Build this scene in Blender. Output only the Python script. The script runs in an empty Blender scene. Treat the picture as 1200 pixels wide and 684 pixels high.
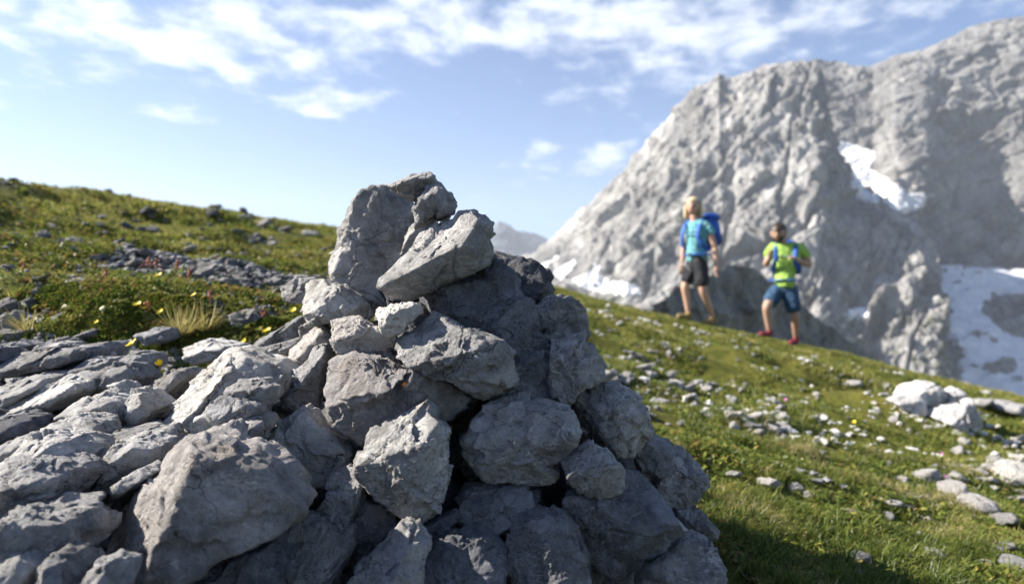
import bpy, math, random
import numpy as np
rng = np.random.default_rng(7); random.seed(7)
S = bpy.context.scene
COL = S.collection
# ------------------------------------------------------------------ camera
F, CX, CY = 800.0, 600.0, 342.0          # 24 mm lens on a 36 mm wide sensor, 1200x684 reference frame
cam = bpy.data.cameras.new("camera"); camo = bpy.data.objects.new("camera", cam); COL.objects.link(camo)
camo.location = (0, 0, 0); camo.rotation_euler = (math.radians(90), 0, 0)
cam.lens = 24; cam.sensor_width = 36; cam.clip_start = 0.05; cam.clip_end = 40000
cam.dof.use_dof = True; cam.dof.focus_distance = 1.0; cam.dof.aperture_fstop = 3.5; cam.dof.aperture_blades = 7
S.camera = camo
# ------------------------------------------------------------------ sun, sky, exposure
SUN_AZ = math.radians(-84)               # direction to the sun, clockwise from +Y: left and a little behind the pile
SUN_EL = math.radians(34)
sund = (math.sin(SUN_AZ)*math.cos(SUN_EL), math.cos(SUN_AZ)*math.cos(SUN_EL), math.sin(SUN_EL))
from mathutils import Vector
sl = bpy.data.lights.new("sun", 'SUN'); sl.energy = 5.0; sl.angle = math.radians(0.5); sl.color = (1.0, 0.91, 0.78)
so = bpy.data.objects.new("sun", sl); COL.objects.link(so)
so.rotation_euler = Vector(sund).to_track_quat('Z', 'Y').to_euler()
W = bpy.data.worlds.new("World"); S.world = W; W.use_nodes = True
S.view_settings.view_transform = 'Standard'; S.view_settings.look = 'None'
S.view_settings.gamma = 1; S.view_settings.use_curve_mapping = False
S.view_settings.exposure = 1.66
S.render.engine = 'CYCLES'
S.cycles.use_denoising = True; S.cycles.use_adaptive_sampling = True; S.cycles.adaptive_threshold = 0.02
S.cycles.max_bounces = 6; S.cycles.diffuse_bounces = 3; S.cycles.glossy_bounces = 2; S.cycles.transmission_bounces = 2
S.cycles.volume_bounces = 0; S.cycles.transparent_max_bounces = 6; S.cycles.sample_clamp_indirect = 8

class NT:                                  # tiny node-tree helper
    def __init__(s, tree): s.t = tree; s.n = tree.nodes; s.l = tree.links; s.n.clear()
    def __call__(s, typ, ins=None, **kw):
        nd = s.n.new(typ)
        for k, v in kw.items(): setattr(nd, k, v)
        for k, v in (ins or {}).items():
            if isinstance(v, bpy.types.NodeSocket): s.l.new(v, nd.inputs[k])
            else: nd.inputs[k].default_value = v
        return nd
    def math(s, op, a, b=0.0, clamp=False):
        return s('ShaderNodeMath', {0: a, 1: b}, operation=op, use_clamp=clamp).outputs[0]
    def vmath(s, op, a, b=(0, 0, 0)):
        return s('ShaderNodeVectorMath', {0: a, 1: b}, operation=op).outputs[0]
    def noise(s, vec, scale, detail=4, rough=.5, dist=0.0):
        return s('ShaderNodeTexNoise', {'Vector': vec, 'Scale': scale, 'Detail': detail, 'Roughness': rough, 'Distortion': dist}).outputs[0]
    def maprange(s, v, a, b, c=0.0, d=1.0, smooth=True):
        return s('ShaderNodeMapRange', {0: v, 1: a, 2: b, 3: c, 4: d}, interpolation_type='SMOOTHSTEP' if smooth else 'LINEAR').outputs[0]
    def mix(s, f, a, b, blend='MIX'):
        m = s('ShaderNodeMix', data_type='RGBA', blend_type=blend)
        for k, v in ((0, f), (6, a), (7, b)):
            if isinstance(v, bpy.types.NodeSocket): s.l.new(v, m.inputs[k])
            else: m.inputs[k].default_value = v if k == 0 else (*v, 1)
        return m.outputs[2]

def build_world():
    t = NT(W.node_tree)
    sky = t('ShaderNodeTexSky', sky_type='NISHITA', sun_disc=False, sun_elevation=SUN_EL, sun_rotation=SUN_AZ,
            altitude=1900, air_density=1.0, dust_density=.55, ozone_density=1.8)
    g = t('ShaderNodeTexCoord').outputs['Generated']
    sep = t('ShaderNodeSeparateXYZ', {0: g})
    zz = t.math('ADD', t.math('MAXIMUM', sep.outputs[2], 0.0), 0.10)
    px = t.math('DIVIDE', sep.outputs[0], zz); py = t.math('DIVIDE', sep.outputs[1], zz)
    P = t('ShaderNodeCombineXYZ', {0: px, 1: py}).outputs[0]
    n1 = t.noise(t.vmath('MULTIPLY', P, (1.0, .8, 1)), 5.6, 9, .60, .2)
    n2 = t.noise(t.vmath('ADD', P, (3.7, 1.2, 0)), .9, 3, .5, .2)
    # where the cloud field is dense, in tangent-plane direction coordinates (u = x/y, v = z/y)
    yy = t.math('MAXIMUM', sep.outputs[1], .05)
    u = t.math('DIVIDE', sep.outputs[0], yy); v = t.math('DIVIDE', sep.outputs[2], yy)
    def blob(cu, cv, su, sv, k, shear=0.0):
        a = t.math('SUBTRACT', u, cu); b = t.math('SUBTRACT', t.math('SUBTRACT', v, cv), t.math('MULTIPLY', a, shear))
        r = t.math('ADD', t.math('POWER', t.math('DIVIDE', a, su), 2.0), t.math('POWER', t.math('DIVIDE', b, sv), 2.0))
        return t.math('MULTIPLY', t.math('EXPONENT', t.math('MULTIPLY', r, -1.0)), k)
    dens = None
    for b in [(-.62, .39, .32, .075, .31, -.12), (-.38, .345, .14, .05, .24, -.2), (-.08, .405, .30, .05, .28, 0), (-.275, .27, .07, .022, .36, 0), (-.50, .262, .06, .016, .34, -.1),
              (.26, .335, .20, .05, .235, .2), (.16, .20, .13, .026, .29, .22), (.36, .41, .5, .05, .27, .06), (-.8, .30, .12, .03, .12, 0), (.05, .21, .04, .012, .25, .2)]:
        q = blob(*b); dens = q if dens is None else t.math('ADD', dens, q)
    dens = t.math('MINIMUM', dens, .34)
    raw = t.math('ADD', t.math('ADD', n1, t.math('MULTIPLY', n2, .22)), dens)
    m = t.maprange(raw, .73, 1.07)
    # behind and above the camera: thin general cloud so the light stays plausible
    m = t.math('MULTIPLY', m, t.maprange(sep.outputs[2], 0.02, .12))
    skyc = t.vmath('MULTIPLY', sky.outputs[0], (0.87, 0.975, 1.13))
    cl = t.mix(t.math('MULTIPLY', m, .78), skyc, (7.9, 8.3, 8.9))
    bg = t('ShaderNodeBackground', {'Color': cl, 'Strength': 0.051})
    t('ShaderNodeOutputWorld', {'Surface': bg.outputs[0]})
build_world()

# ------------------------------------------------------------------ numpy noise
_T = np.random.default_rng(3).random((64, 64, 64)).astype(np.float32)*2-1
def vnoise(p):
    i = np.floor(p).astype(np.int64); f = (p-i).astype(np.float32); f = f*f*f*(f*(f*6-15)+10); i &= 63; j = (i+1) & 63
    x0, y0, z0 = i.T; x1, y1, z1 = j.T; fx, fy, fz = f.T
    a = _T[x0, y0, z0]*(1-fx)+_T[x1, y0, z0]*fx; b = _T[x0, y1, z0]*(1-fx)+_T[x1, y1, z0]*fx
    c = _T[x0, y0, z1]*(1-fx)+_T[x1, y0, z1]*fx; d = _T[x0, y1, z1]*(1-fx)+_T[x1, y1, z1]*fx
    return (a*(1-fy)+b*fy)*(1-fz)+(c*(1-fy)+d*fy)*fz
_R = np.array([[0.36, 0.48, -0.8], [-0.8, 0.60, 0.0], [0.48, 0.64, 0.60]])
def fbm(p, oct=4, gain=.5, ridged=False):
    s = 0; a = 1; tot = 0; p = np.asarray(p, dtype=np.float64)
    for k in range(oct):
        n = vnoise(p)
        if ridged: n = 1-2*np.abs(n)
        s = s+a*n; tot += a; a *= gain; p = (p@_R)*2.03+17.3
    return s/tot
def sstep(x, a, b):
    t = np.clip((x-a)/(b-a), 0, 1); return t*t*(3-2*t)

# ------------------------------------------------------------------ mesh helpers
def mesh_np(name, v, faces=None, quads=None, tris=None, smooth=True):
    me = bpy.data.meshes.new(name)
    v = np.ascontiguousarray(v, dtype=np.float32)
    parts = []; sizes = []
    if quads is not None and len(quads): parts.append(np.asarray(quads, np.int32).ravel()); sizes.append(np.full(len(quads), 4))
    if tris is not None and len(tris): parts.append(np.asarray(tris, np.int32).ravel()); sizes.append(np.full(len(tris), 3))
    idx = np.concatenate(parts); sz = np.concatenate(sizes).astype(np.int32)
    me.vertices.add(len(v)); me.vertices.foreach_set('co', v.ravel())
    me.loops.add(len(idx)); me.loops.foreach_set('vertex_index', idx)
    me.polygons.add(len(sz)); st = np.concatenate([[0], np.cumsum(sz)[:-1]]).astype(np.int32)
    me.polygons.foreach_set('loop_start', st)
    me.update(calc_edges=True)
    me.polygons.foreach_set('use_smooth', np.full(len(sz), smooth)); me.update()
    return me
def attr(me, name, vals):
    a = me.attributes.new(name, 'FLOAT', 'POINT'); a.data.foreach_set('value', np.asarray(vals, np.float32))
def link(name, me, mat=None, parent=None, loc=None, label=None, cat=None, group=None, kind=None):
    o = bpy.data.objects.new(name, me); COL.objects.link(o)
    if mat is not None and me is not None and not len(me.materials): me.materials.append(mat)
    if parent: o.parent = parent
    if loc is not None: o.location = loc
    for k, v in (('label', label), ('category', cat), ('group', group), ('kind', kind)):
        if v: o[k] = v
    return o
def newmat(name):
    m = bpy.data.materials.new(name); m.use_nodes = True; return m, NT(m.node_tree)
def plain(name, col, rough=.7, noise=.15, scale=40, fold=0):
    m, t = newmat(name)
    g = t('ShaderNodeTexCoord').outputs['Object']
    n = t.noise(g, scale, 4)
    c = t.mix(n, tuple(x*(1-noise) for x in col), tuple(x*(1+noise) for x in col))
    b = t('ShaderNodeBsdfPrincipled', {'Base Color': c, 'Roughness': rough})
    if fold: t.l.new(t('ShaderNodeBump', {'Height': t.noise(t.vmath('MULTIPLY', g, (1, 1, .6)), 13, 3, .5, 1.5), 'Distance': fold}).outputs[0], b.inputs['Normal'])
    t('ShaderNodeOutputMaterial', {'Surface': b.outputs[0]}); return m

def rock_material(name, dark, lite, vein=.35, warm=0.0, bumpk=1.0):
    m, t = newmat(name)
    tc = t('ShaderNodeTexCoord').outputs['Object']
    rnd = t('ShaderNodeObjectInfo').outputs['Random']
    off = t('ShaderNodeCombineXYZ', {0: t.math('MULTIPLY', rnd, 7.0), 1: t.math('MULTIPLY', rnd, 13.0), 2: t.math('MULTIPLY', rnd, 5.0)}).outputs[0]
    P = t.vmath('ADD', tc, off)
    wob = t('ShaderNodeTexNoise', {'Vector': P, 'Scale': 9.0, 'Detail': 5.0, 'Roughness': .6})
    Pd = t.vmath('ADD', P, t.vmath('MULTIPLY', wob.outputs[1], (.09, .09, .09)))
    n1 = t.noise(Pd, 7, 8, .62); n2 = t.noise(P, 45, 8, .7); n3 = t.noise(P, 260, 4, .7)
    c = t.mix(t.maprange(n1, .36, .66), dark, lite)
    c = t.mix(t.maprange(n2, .35, .70, 0, .55), c, tuple(min(1, x*1.45) for x in lite))
    c = t.mix(t.maprange(n3, .52, .72, 0, .38), c, tuple(x*.38 for x in dark))
    # pale calcite veins
    v1 = t('ShaderNodeTexVoronoi', {'Vector': Pd, 'Scale': 15.0}, feature='DISTANCE_TO_EDGE').outputs[0]
    vm = t.math('MULTIPLY', t.maprange(v1, .0, .035, 1, 0), t.maprange(t.noise(P, 11, 3), .50, .62))
    c = t.mix(t.math('MULTIPLY', vm, vein), c, tuple(min(1, x*1.7+.04) for x in lite))
    ns = t.noise(t.vmath('MULTIPLY', Pd, (1, 1, 3.2)), 30, 8, .75)
    c = t.mix(t.math('MULTIPLY', t.maprange(ns, .54, .66), t.maprange(t.noise(P, 9, 3), .42, .6, 0, .55)), c, tuple(min(1, x*1.9+.03) for x in lite))
    if name == 'limestone_white': dark = tuple(x*1.6 for x in dark)
    # dark lichen flecks and crusts
    v2 = t('ShaderNodeTexVoronoi', {'Vector': Pd, 'Scale': 75.0}).outputs[0]
    fl = t.math('MULTIPLY', t.maprange(v2, .12, .30, 1, 0), t.maprange(t.noise(P, 16, 4), .53, .66))
    c = t.mix(t.math('MULTIPLY', fl, .60), c, (.045, .047, .052))
    # pale round lichen rings
    v3 = t('ShaderNodeTexVoronoi', {'Vector': P, 'Scale': 62.0}).outputs[0]
    rg = t.math('MULTIPLY', t.maprange(v3, .30, .36, 1, 0), t.maprange(t.noise(P, 8, 2), .60, .66))
    c = t.mix(t.math('MULTIPLY', rg, .30), c, (.42, .44, .45))
    # ochre stain
    oc = t.maprange(t.noise(Pd, 5.5, 6, .7), .56, .74)
    c = t.mix(t.math('MULTIPLY', oc, t.math('ADD', .12+warm, t.math('MULTIPLY', t.math('FRACT', t.math('MULTIPLY', rnd, 7.3)), .34))), c, (.36, .285, .20))
    c = t.mix(1.0, c, t('ShaderNodeCombineColor', {0: t.math('ADD', .74, t.math('MULTIPLY', rnd, .48)), 1: t.math('ADD', .75, t.math('MULTIPLY', rnd, .46)), 2: t.math('ADD', .79, t.math('MULTIPLY', rnd, .40))}).outputs[0], 'MULTIPLY')
    # cracks
    vc = t('ShaderNodeTexVoronoi', {'Vector': t.vmath('MULTIPLY', Pd, (1, 1.6, .7)), 'Scale': 8.0}, feature='DISTANCE_TO_EDGE').outputs[0]
    cr = t.math('MULTIPLY', t.maprange(vc, .0, .008, 1, 0), t.maprange(t.noise(P, 6, 3), .52, .60))
    sm = t.maprange(t.noise(P, 10, 2), .38, .62, .30, 1.15)
    h = t.math('ADD', t.math('MULTIPLY', t.noise(Pd, 44, 10, .70), sm), t.math('MULTIPLY', t.noise(P, 190, 6, .7), .30))
    h = t.math('SUBTRACT', h, t.math('MULTIPLY', cr, .3))
    h = t.math('SUBTRACT', h, t.math('MULTIPLY', t.maprange(t('ShaderNodeTexVoronoi', {'Vector': Pd, 'Scale': 120.0}).outputs[0], .05, .35, 1, 0), t.math('MULTIPLY', t.maprange(t.noise(P, 13, 3), .45, .6), .30)))
    bp = t('ShaderNodeBump', {'Height': h, 'Strength': 1.0, 'Distance': .019*bumpk})
    c = t.mix(t.math('MULTIPLY', cr, .5), c, (.03, .03, .032))
    b = t('ShaderNodeBsdfPrincipled', {'Base Color': c, 'Roughness': .88, 'Normal': bp.outputs[0], 'Specular IOR Level': .25})
    t('ShaderNodeOutputMaterial', {'Surface': b.outputs[0]}); return m
M_GREY = rock_material('limestone_grey', (.165, .166, .168), (.37, .37, .37))
M_PALE = rock_material('limestone_pale', (.26, .258, .252), (.50, .495, .485), .2)
M_SHADED = rock_material('limestone_shaded', (.095, .10, .113), (.205, .213, .232), .45)  # grey limestone with the bluish dark of shade put into its colour
M_WARM = rock_material('limestone_warm', (.19, .181, .173), (.39, .372, .358), .2, .25)
M_WHITE = rock_material('limestone_white', (.40, .395, .385), (.62, .61, .595), .1, 0, .8)

# ------------------------------------------------------------------ terrain (a convex alpine slope)
SKY = np.array([(-900, 150), (-300, 172), (0, 207), (60, 214), (130, 223), (200, 235), (270, 246), (330, 256), (400, 265), (470, 282), (540, 300), (600, 316), (640, 331), (700, 350), (760, 365),
                (800, 376), (850, 385), (900, 395), (950, 405), (1000, 415), (1050, 429), (1100, 442), (1150, 453), (1200, 464), (1500, 520), (2000, 590)], float)
def vsky(u):
    px = u*F+CX
    s = 0
    for k in (-24, -12, 0, 12, 24): s = s+np.interp(px+k, SKY[:, 0], (CY-SKY[:, 1])/F)
    return s/5
def terr0(x, y):
    r = np.hypot(x, y)+1e-6
    ye = np.maximum(y, .5*r); u = np.clip(x/ye, -1.9, 1.9)
    h = .40+.16*sstep(x, -.5, .35)
    yc = 16-3*sstep(u, -.4, .3)
    q = 1-ye/yc
    fall = np.where(q > 0, q*q, q*q*.55)
    return ye*vsky(u)-h*fall
def terrain(x, y):
    x = np.asarray(x, float); y = np.asarray(y, float)
    r = np.hypot(x, y)
    z = terr0(x, y)
    z = np.maximum(z, -520+.0*x) if np.ndim(z) else max(z, -520)
    P = np.stack([x, y, 0*x], -1).reshape(-1, 3)
    a = np.clip((r-1.3)/3, 0, 1)
    # terracettes: bumps drawn out along the slope
    b = fbm(P*np.array([.75, 1.5, 1])+5, 3).reshape(x.shape)*.16+fbm(P*np.array([2.2, 3.6, 1])+9, 3).reshape(x.shape)*.07
    left = sstep(-x/np.maximum(y, .3), .1, .4)
    b2 = fbm(P*np.array([.55, 2.2, 1])+31, 2, ridged=True).reshape(x.shape)*.10*left
    b = b*(1-.6*sstep(r, 6, 12)); b2 = b2*(1-.5*sstep(r, 7, 13)); far = np.clip(r/8, 1, 3)
    z = z+(b+b2*1.7)*a*np.minimum(far, 1.15)*np.where(r > 60, 8, 1)
    z = z+fbm(P*9, 3).reshape(x.shape)*.012
    z = z-(.005+.007*left)*np.clip(r-2.5, 0, 40)
    z = z-.075*sstep(1.75-y, -.1, .15)*sstep(.1-x, -.1, .2)*(y > -1)
    z = z-.17*np.exp(-((x-.02)/.42)**2-((y-.78)/.33)**2)
    return z
def depth_on_terrain(px, py, lo=.45, hi=30):
    ys = np.geomspace(lo, hi, 1500); u = (px-CX)/F; v = (CY-py)/F
    hit = np.nonzero(terrain(u*ys, ys) >= v*ys)[0]
    return float(ys[hit[0]]) if len(hit) else float(ys[-1])
def scree_mask(x, y):                      # 1 where the ground is bare rubble
    P = np.stack([x, y, 0*x], -1).reshape(-1, 3)
    n = fbm(P*3.1+2, 3).reshape(np.shape(x))
    m = sstep(1.62+.22*n-y, -.08, .08)*sstep(.20-x+.12*n, -.08, .08)
    # rubble bands further up on the left
    u = x/np.maximum(y, .2)
    n2 = fbm(P*np.array([.9, 2.4, 1])+14, 3).reshape(np.shape(x))
    band = sstep(n2, .10, .30)*sstep(-u, .05, .25)*sstep(y, 2.0, 2.4)*sstep(7.5-y, 0, 2)
    return np.clip(np.maximum(m, band*.9), 0, 1)

def build_terrain():
    ang = np.radians(np.concatenate([np.arange(-180, -56, 2.5), np.arange(-56, 56, .2), np.arange(56, 180, 2.5)]))
    rad = np.concatenate([[.02], np.geomspace(.25, 30, 430), np.geomspace(31, 9000, 60)])
    A, R = np.meshgrid(ang, rad); X = np.sin(A)*R; Y = np.cos(A)*R
    Z = terrain(X, Y)
    n = len(ang); m = len(rad)
    i, j = np.meshgrid(np.arange(m-1), np.arange(n), indexing='ij'); j2 = (j+1) % n
    q = np.stack([i*n+j, (i+1)*n+j, (i+1)*n+j2, i*n+j2], -1).reshape(-1, 4)[:, ::-1]
    v = np.stack([X, Y, Z], -1).reshape(-1, 3)
    me = mesh_np('hillside', v, quads=q)
    attr(me, 'scree', scree_mask(X, Y).ravel())
    mt, t = newmat('hillside_ground')
    P = t('ShaderNodeTexCoord').outputs['Object']
    sc = t('ShaderNodeAttribute', attribute_name='scree').outputs['Fac']
    n1 = t.noise(P, 1.6, 6, .6); n2 = t.noise(P, 22, 8, .7); n3 = t.noise(P, 5, 5, .6)
    g = t.mix(t.maprange(n3, .35, .65), (.085, .10, .02), (.17, .17, .035))
    g = t.mix(t.maprange(n1, .45, .7, 0, .6), g, (.22, .20, .05))
    g = t.mix(t.maprange(n2, .50, .72, 0, .75), g, (.055, .04, .025))
    st = t.mix(t.maprange(n2, .35, .65), (.035, .033, .03), (.15, .15, .148))
    c = t.mix(sc, g, st)
    bp = t('ShaderNodeBump', {'Height': t.math('ADD', n2, t.noise(P, 90, 5, .7)), 'Strength': .9, 'Distance': .03})
    b = t('ShaderNodeBsdfPrincipled', {'Base Color': c, 'Roughness': .95, 'Normal': bp.outputs[0], 'Specular IOR Level': .1})
    t('ShaderNodeOutputMaterial', {'Surface': b.outputs[0]})
    link('hillside', me, mt, kind='structure', label='grassy alpine hillside falling away to the right', cat='hillside')
build_terrain()

# ------------------------------------------------------------------ mountains
def W3(p): p = np.asarray(p, float); return np.stack([(p[..., 0]-CX)/F*p[..., 2], p[..., 2], (CY-p[..., 1])/F*p[..., 2]], -1)
def interp_curve(pts, n):
    pts = np.asarray(pts, float); w = W3(pts)
    d = np.r_[0, np.cumsum(np.hypot(np.diff(pts[:, 0]), np.diff(pts[:, 1]))+8)]; s = np.linspace(0, d[-1], n)
    return np.stack([np.interp(s, d, w[:, k]) for k in range(3)], -1), s/d[-1], d/d[-1]
def unit(n): n = np.asarray(n, float); return n/np.linalg.norm(n)
def slabs(Qa, Q, rg, K, off, tilt, cell):
    lo_, hi_ = Qa.min(0), Qa.max(0); C = Qa[rg.integers(len(Qa), size=K)].astype(np.float32); A = Qa.astype(np.float32); out = np.empty(len(A))
    o = rg.uniform(-off, off, K); g = rg.normal(size=(K, 3))*tilt
    for a in range(0, len(A), 40000):
        B = A[a:a+40000]; i = ((C*C).sum(1)[None]-2*B@C.T).argmin(1); out[a:a+40000] = o[i]+((B-C[i])*g[i]).sum(1).clip(-cell, cell)
    return out
def mountain(name, Rp, Bp, nu, nv, seed, amp, mat, label, skew=.4, power=.85, nback=24, edge=.4, scale=1.0, zsq=.38, gully=12, strata=(-.2, .2, .95, 60, 8), slab=9, backdrop=(0, 900, -700)):
    R, s, ds = interp_curve(Rp, nu)
    wB = W3(Bp); B = np.stack([np.interp(s, ds, wB[:, k]) for k in range(3)], -1)
    t = np.linspace(0, 1, nv)[:, None, None]
    tt = np.concatenate([t, t], 2)
    G = np.empty((nv, nu, 3)); G[..., :2] = R[None, :, :2]+(B-R)[None, :, :2]*(t**power)
    G[..., 2] = R[None, :, 2]+(B-R)[None, :, 2]*t[..., 0]
    tb = np.linspace(1, 0, nback, endpoint=False)[:, None, None]
    back = R[None]+np.array(backdrop)[None, None]*tb
    G = np.concatenate([back, G], 0); tv = np.concatenate([-tb[:, 0, 0], t[:, 0, 0]])
    du = np.gradient(G, axis=1); dv = np.gradient(G, axis=0); N = np.cross(dv, du); N /= np.linalg.norm(N, axis=-1, keepdims=True)+1e-9
    N = np.where((N[..., 1:2] > 0) & (tv[:, None, None] >= 0), -N, N)
    for k in range(3):                     # smooth normals
        N[:, 1:-1] = (N[:, :-2]+N[:, 1:-1]+N[:, 2:])/3
    N /= np.linalg.norm(N, axis=-1, keepdims=True)+1e-9
    Q = G.reshape(-1, 3)/scale
    Qs = Q.copy(); Qs[:, 0] += skew*Q[:, 2]; Qs[:, 2] *= zsq
    lo = fbm(Qs/420+seed, 3, ridged=True)*amp*.55+fbm(Q/260+seed*2, 3)*amp*.35
    sn = unit(strata[:3]); Qa = Q*.26+sn*((Q@sn)[:, None])*.85
    mid = fbm(Qs*np.array([1, 1, .8])/95+seed*3, 3, .5, ridged=True)*amp*.16+fbm(Qa/52+seed, 4, .6, ridged=True)*amp*.17
    hi = fbm(Qa/17+seed*5, 4, .65, ridged=True)*amp*.10+fbm(Qs/24+seed*5, 3, .6, ridged=True)*amp*.06
    st = Q.copy(); st[:, 2] += .35*Q[:, 0]; band = fbm(st*np.array([.25, .25, 1.6])/60+seed*7, 3, .6)*amp*.14
    lo -= lo.mean(); mid -= mid.mean()
    w = (edge+(1-edge)*sstep(np.abs(tv), 0, .16))[:, None]
    gu = np.broadcast_to(s[None, :]*11, G.shape[:2])+tv[:, None]*skew*2.5; gq = np.stack([gu+seed, np.broadcast_to(tv[:, None], gu.shape)*1.6, 0*gu], -1).reshape(-1, 3)
    mid = mid-gully*np.exp(-(fbm(gq, 3)/.05)**2)
    rgm = np.random.default_rng(int(seed*10)); wv = np.stack([fbm(Q/70+seed+k_*11, 4, .55) for k_ in range(3)], -1)*26
    Qc = Q*.38+sn*((Q@sn)[:, None])*.72+wv*.6
    mid = mid*.65+slabs(Qc, Q, rgm, 150, slab*1.0, .22, 16)+slabs(Qc+wv*.2, Q, rgm, 900, slab*.42, .22, 7)
    sc_ = (Q@np.array(strata[:3]))/strata[3]+fbm(Q/150+seed, 4)*2.2; fr = sc_-np.floor(sc_)
    sc2 = sc_*2.7+fbm(Q/60, 3); f2 = sc2-np.floor(sc2)
    st2 = ((fr-.5)*strata[4]*sstep(fbm(Q/210+seed*4, 3), -.2, .25)+(f2-.5)*strata[4]*.45).reshape(G.shape[:2])
    lo2, mid2, hi2, bd2 = (a.reshape(G.shape[:2]) for a in (lo, mid, hi, band))
    Pl = G+N*((lo2*w*scale)[..., None]); Pf = Pl+N*(((mid2*w+hi2+bd2+st2)*scale)[..., None])
    n, m = nu, G.shape[0]
    i, j = np.meshgrid(np.arange(m-1), np.arange(n-1), indexing='ij')
    q = np.stack([i*n+j, (i+1)*n+j, (i+1)*n+j+1, i*n+j+1], -1).reshape(-1, 4)
    me = mesh_np(name, Pf.reshape(-1, 3), quads=q)
    link(name, me, mat, kind='structure', label=label, cat='mountain')
    return Pl, Pf, N, q
def mountain_material(name, dark, lite, green=.0, scale=1.0, top=760, nrm=(-.74, .15, .66), skew=.35):
    mt, t = newmat(name)
    P = t.vmath('MULTIPLY', t('ShaderNodeTexCoord').outputs['Object'], (1/scale,)*3)
    sep = t('ShaderNodeSeparateXYZ', {0: P})
    sk = t('ShaderNodeCombineXYZ', {0: t.math('ADD', sep.outputs[0], t.math('MULTIPLY', sep.outputs[2], .4)), 1: sep.outputs[1], 2: t.math('MULTIPLY', sep.outputs[2], .3)}).outputs[0]
    n1 = t.noise(sk, .012, 9, .72, .3); n2 = t.noise(sk, .05, 8, .7); n3 = t.noise(P, .006, 4)
    c = t.mix(t.maprange(n1, .34, .66), dark, lite)
    c = t.mix(t.maprange(n2, .48, .66, 0, .6), c, tuple(x*.45 for x in dark))
    c = t.mix(t.maprange(n3, .42, .60, 0, .55), c, tuple(min(1, x*1.25) for x in lite))
    c = t.mix(t.math('MULTIPLY', t.maprange(t.math('ADD', sep.outputs[2], t.math('MULTIPLY', t.noise(sk, .007, 6, .6), 620)), top, top+200), .25), c, tuple(x*.62 for x in dark))
    nn = unit(nrm); tg = unit(np.cross(nn, (0, 1, 0)))
    def dot_(v): return t('ShaderNodeVectorMath', {0: Pw, 1: tuple(float(a) for a in v)}, operation='DOT_PRODUCT').outputs['Value']
    wobm = t('ShaderNodeTexNoise', {'Vector': P, 'Scale': .009, 'Detail': 6.0, 'Roughness': .6}).outputs[1]
    Pw = t.vmath('ADD', P, t.vmath('MULTIPLY', wobm, (75, 75, 75)))
    A_ = t('ShaderNodeCombineXYZ', {0: t.math('MULTIPLY', dot_(nn), .019), 1: t.math('MULTIPLY', dot_(tg), .0042), 2: t.math('MULTIPLY', dot_((0, 1, 0)), .003)}).outputs[0]
    B_ = t('ShaderNodeCombineXYZ', {0: t.math('MULTIPLY', dot_((1, 0, skew)), .012), 1: t.math('MULTIPLY', dot_((0, 0, 1)), .0030), 2: 0.0}).outputs[0]
    for cv_, w_, ns_, st_ in ((A_, .10, .011, .62), (B_, .085, .008, .60)):
        ve = t('ShaderNodeTexVoronoi', {'Vector': cv_, 'Scale': 1.0}, feature='DISTANCE_TO_EDGE').outputs[0]
        ln = t.math('MULTIPLY', t.maprange(ve, .0, w_, 1, 0), t.maprange(t.noise(P, ns_, 4, .6), .42, .60))
        c = t.mix(t.math('MULTIPLY', ln, st_), c, tuple(x*.40 for x in dark))
        vc_ = t('ShaderNodeTexVoronoi', {'Vector': cv_, 'Scale': 1.9}).outputs[1]
        gr = t('ShaderNodeSeparateColor', {0: vc_}).outputs[0]
        c = t.mix(t.maprange(gr, 0, 1, .0, .30, False), c, tuple(x*.75 for x in dark))
    if green:
        gz = t.maprange(sep.outputs[2], 60, -60)
        gm = t.math('MULTIPLY', t.math('MULTIPLY', gz, t.maprange(t.noise(P, .022, 6, .65), .52, .66)), green)
        c = t.mix(gm, c, (.10, .115, .045))
    h = t.math('ADD', t.noise(sk, .045, 10, .72), t.math('MULTIPLY', t.noise(P, .2, 6, .7), .35))
    bp = t('ShaderNodeBump', {'Height': h, 'Strength': 1.0, 'Distance': 15*scale})
    b = t('ShaderNodeBsdfPrincipled', {'Base Color': c, 'Roughness': .95, 'Normal': bp.outputs[0], 'Specular IOR Level': .1})
    t('ShaderNodeOutputMaterial', {'Surface': b.outputs[0]}); return mt
M_MT = mountain_material('mountain_limestone', (.22, .223, .23), (.54, .537, .53), .8)
M_MT2 = mountain_material('mountain_limestone_rear', (.19, .193, .20), (.44, .438, .432), top=560, nrm=(-.35, .1, .93), skew=-.5)
M_FAR = mountain_material('distant_rock_hazed', (.06, .085, .13), (.15, .18, .235), 0, 2.0)  # blue of the haze mixed into the rock colour
msn, tsn = newmat('old_snow')
Ps = tsn('ShaderNodeTexCoord').outputs['Object']
cs = tsn.mix(tsn.maprange(tsn.noise(Ps, .03, 6, .6), .4, .7), (.62, .65, .70), (.80, .81, .83))
tsn('ShaderNodeOutputMaterial', {'Surface': tsn('ShaderNodeBsdfPrincipled', {'Base Color': cs, 'Roughness': .7}).outputs[0]})

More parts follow.
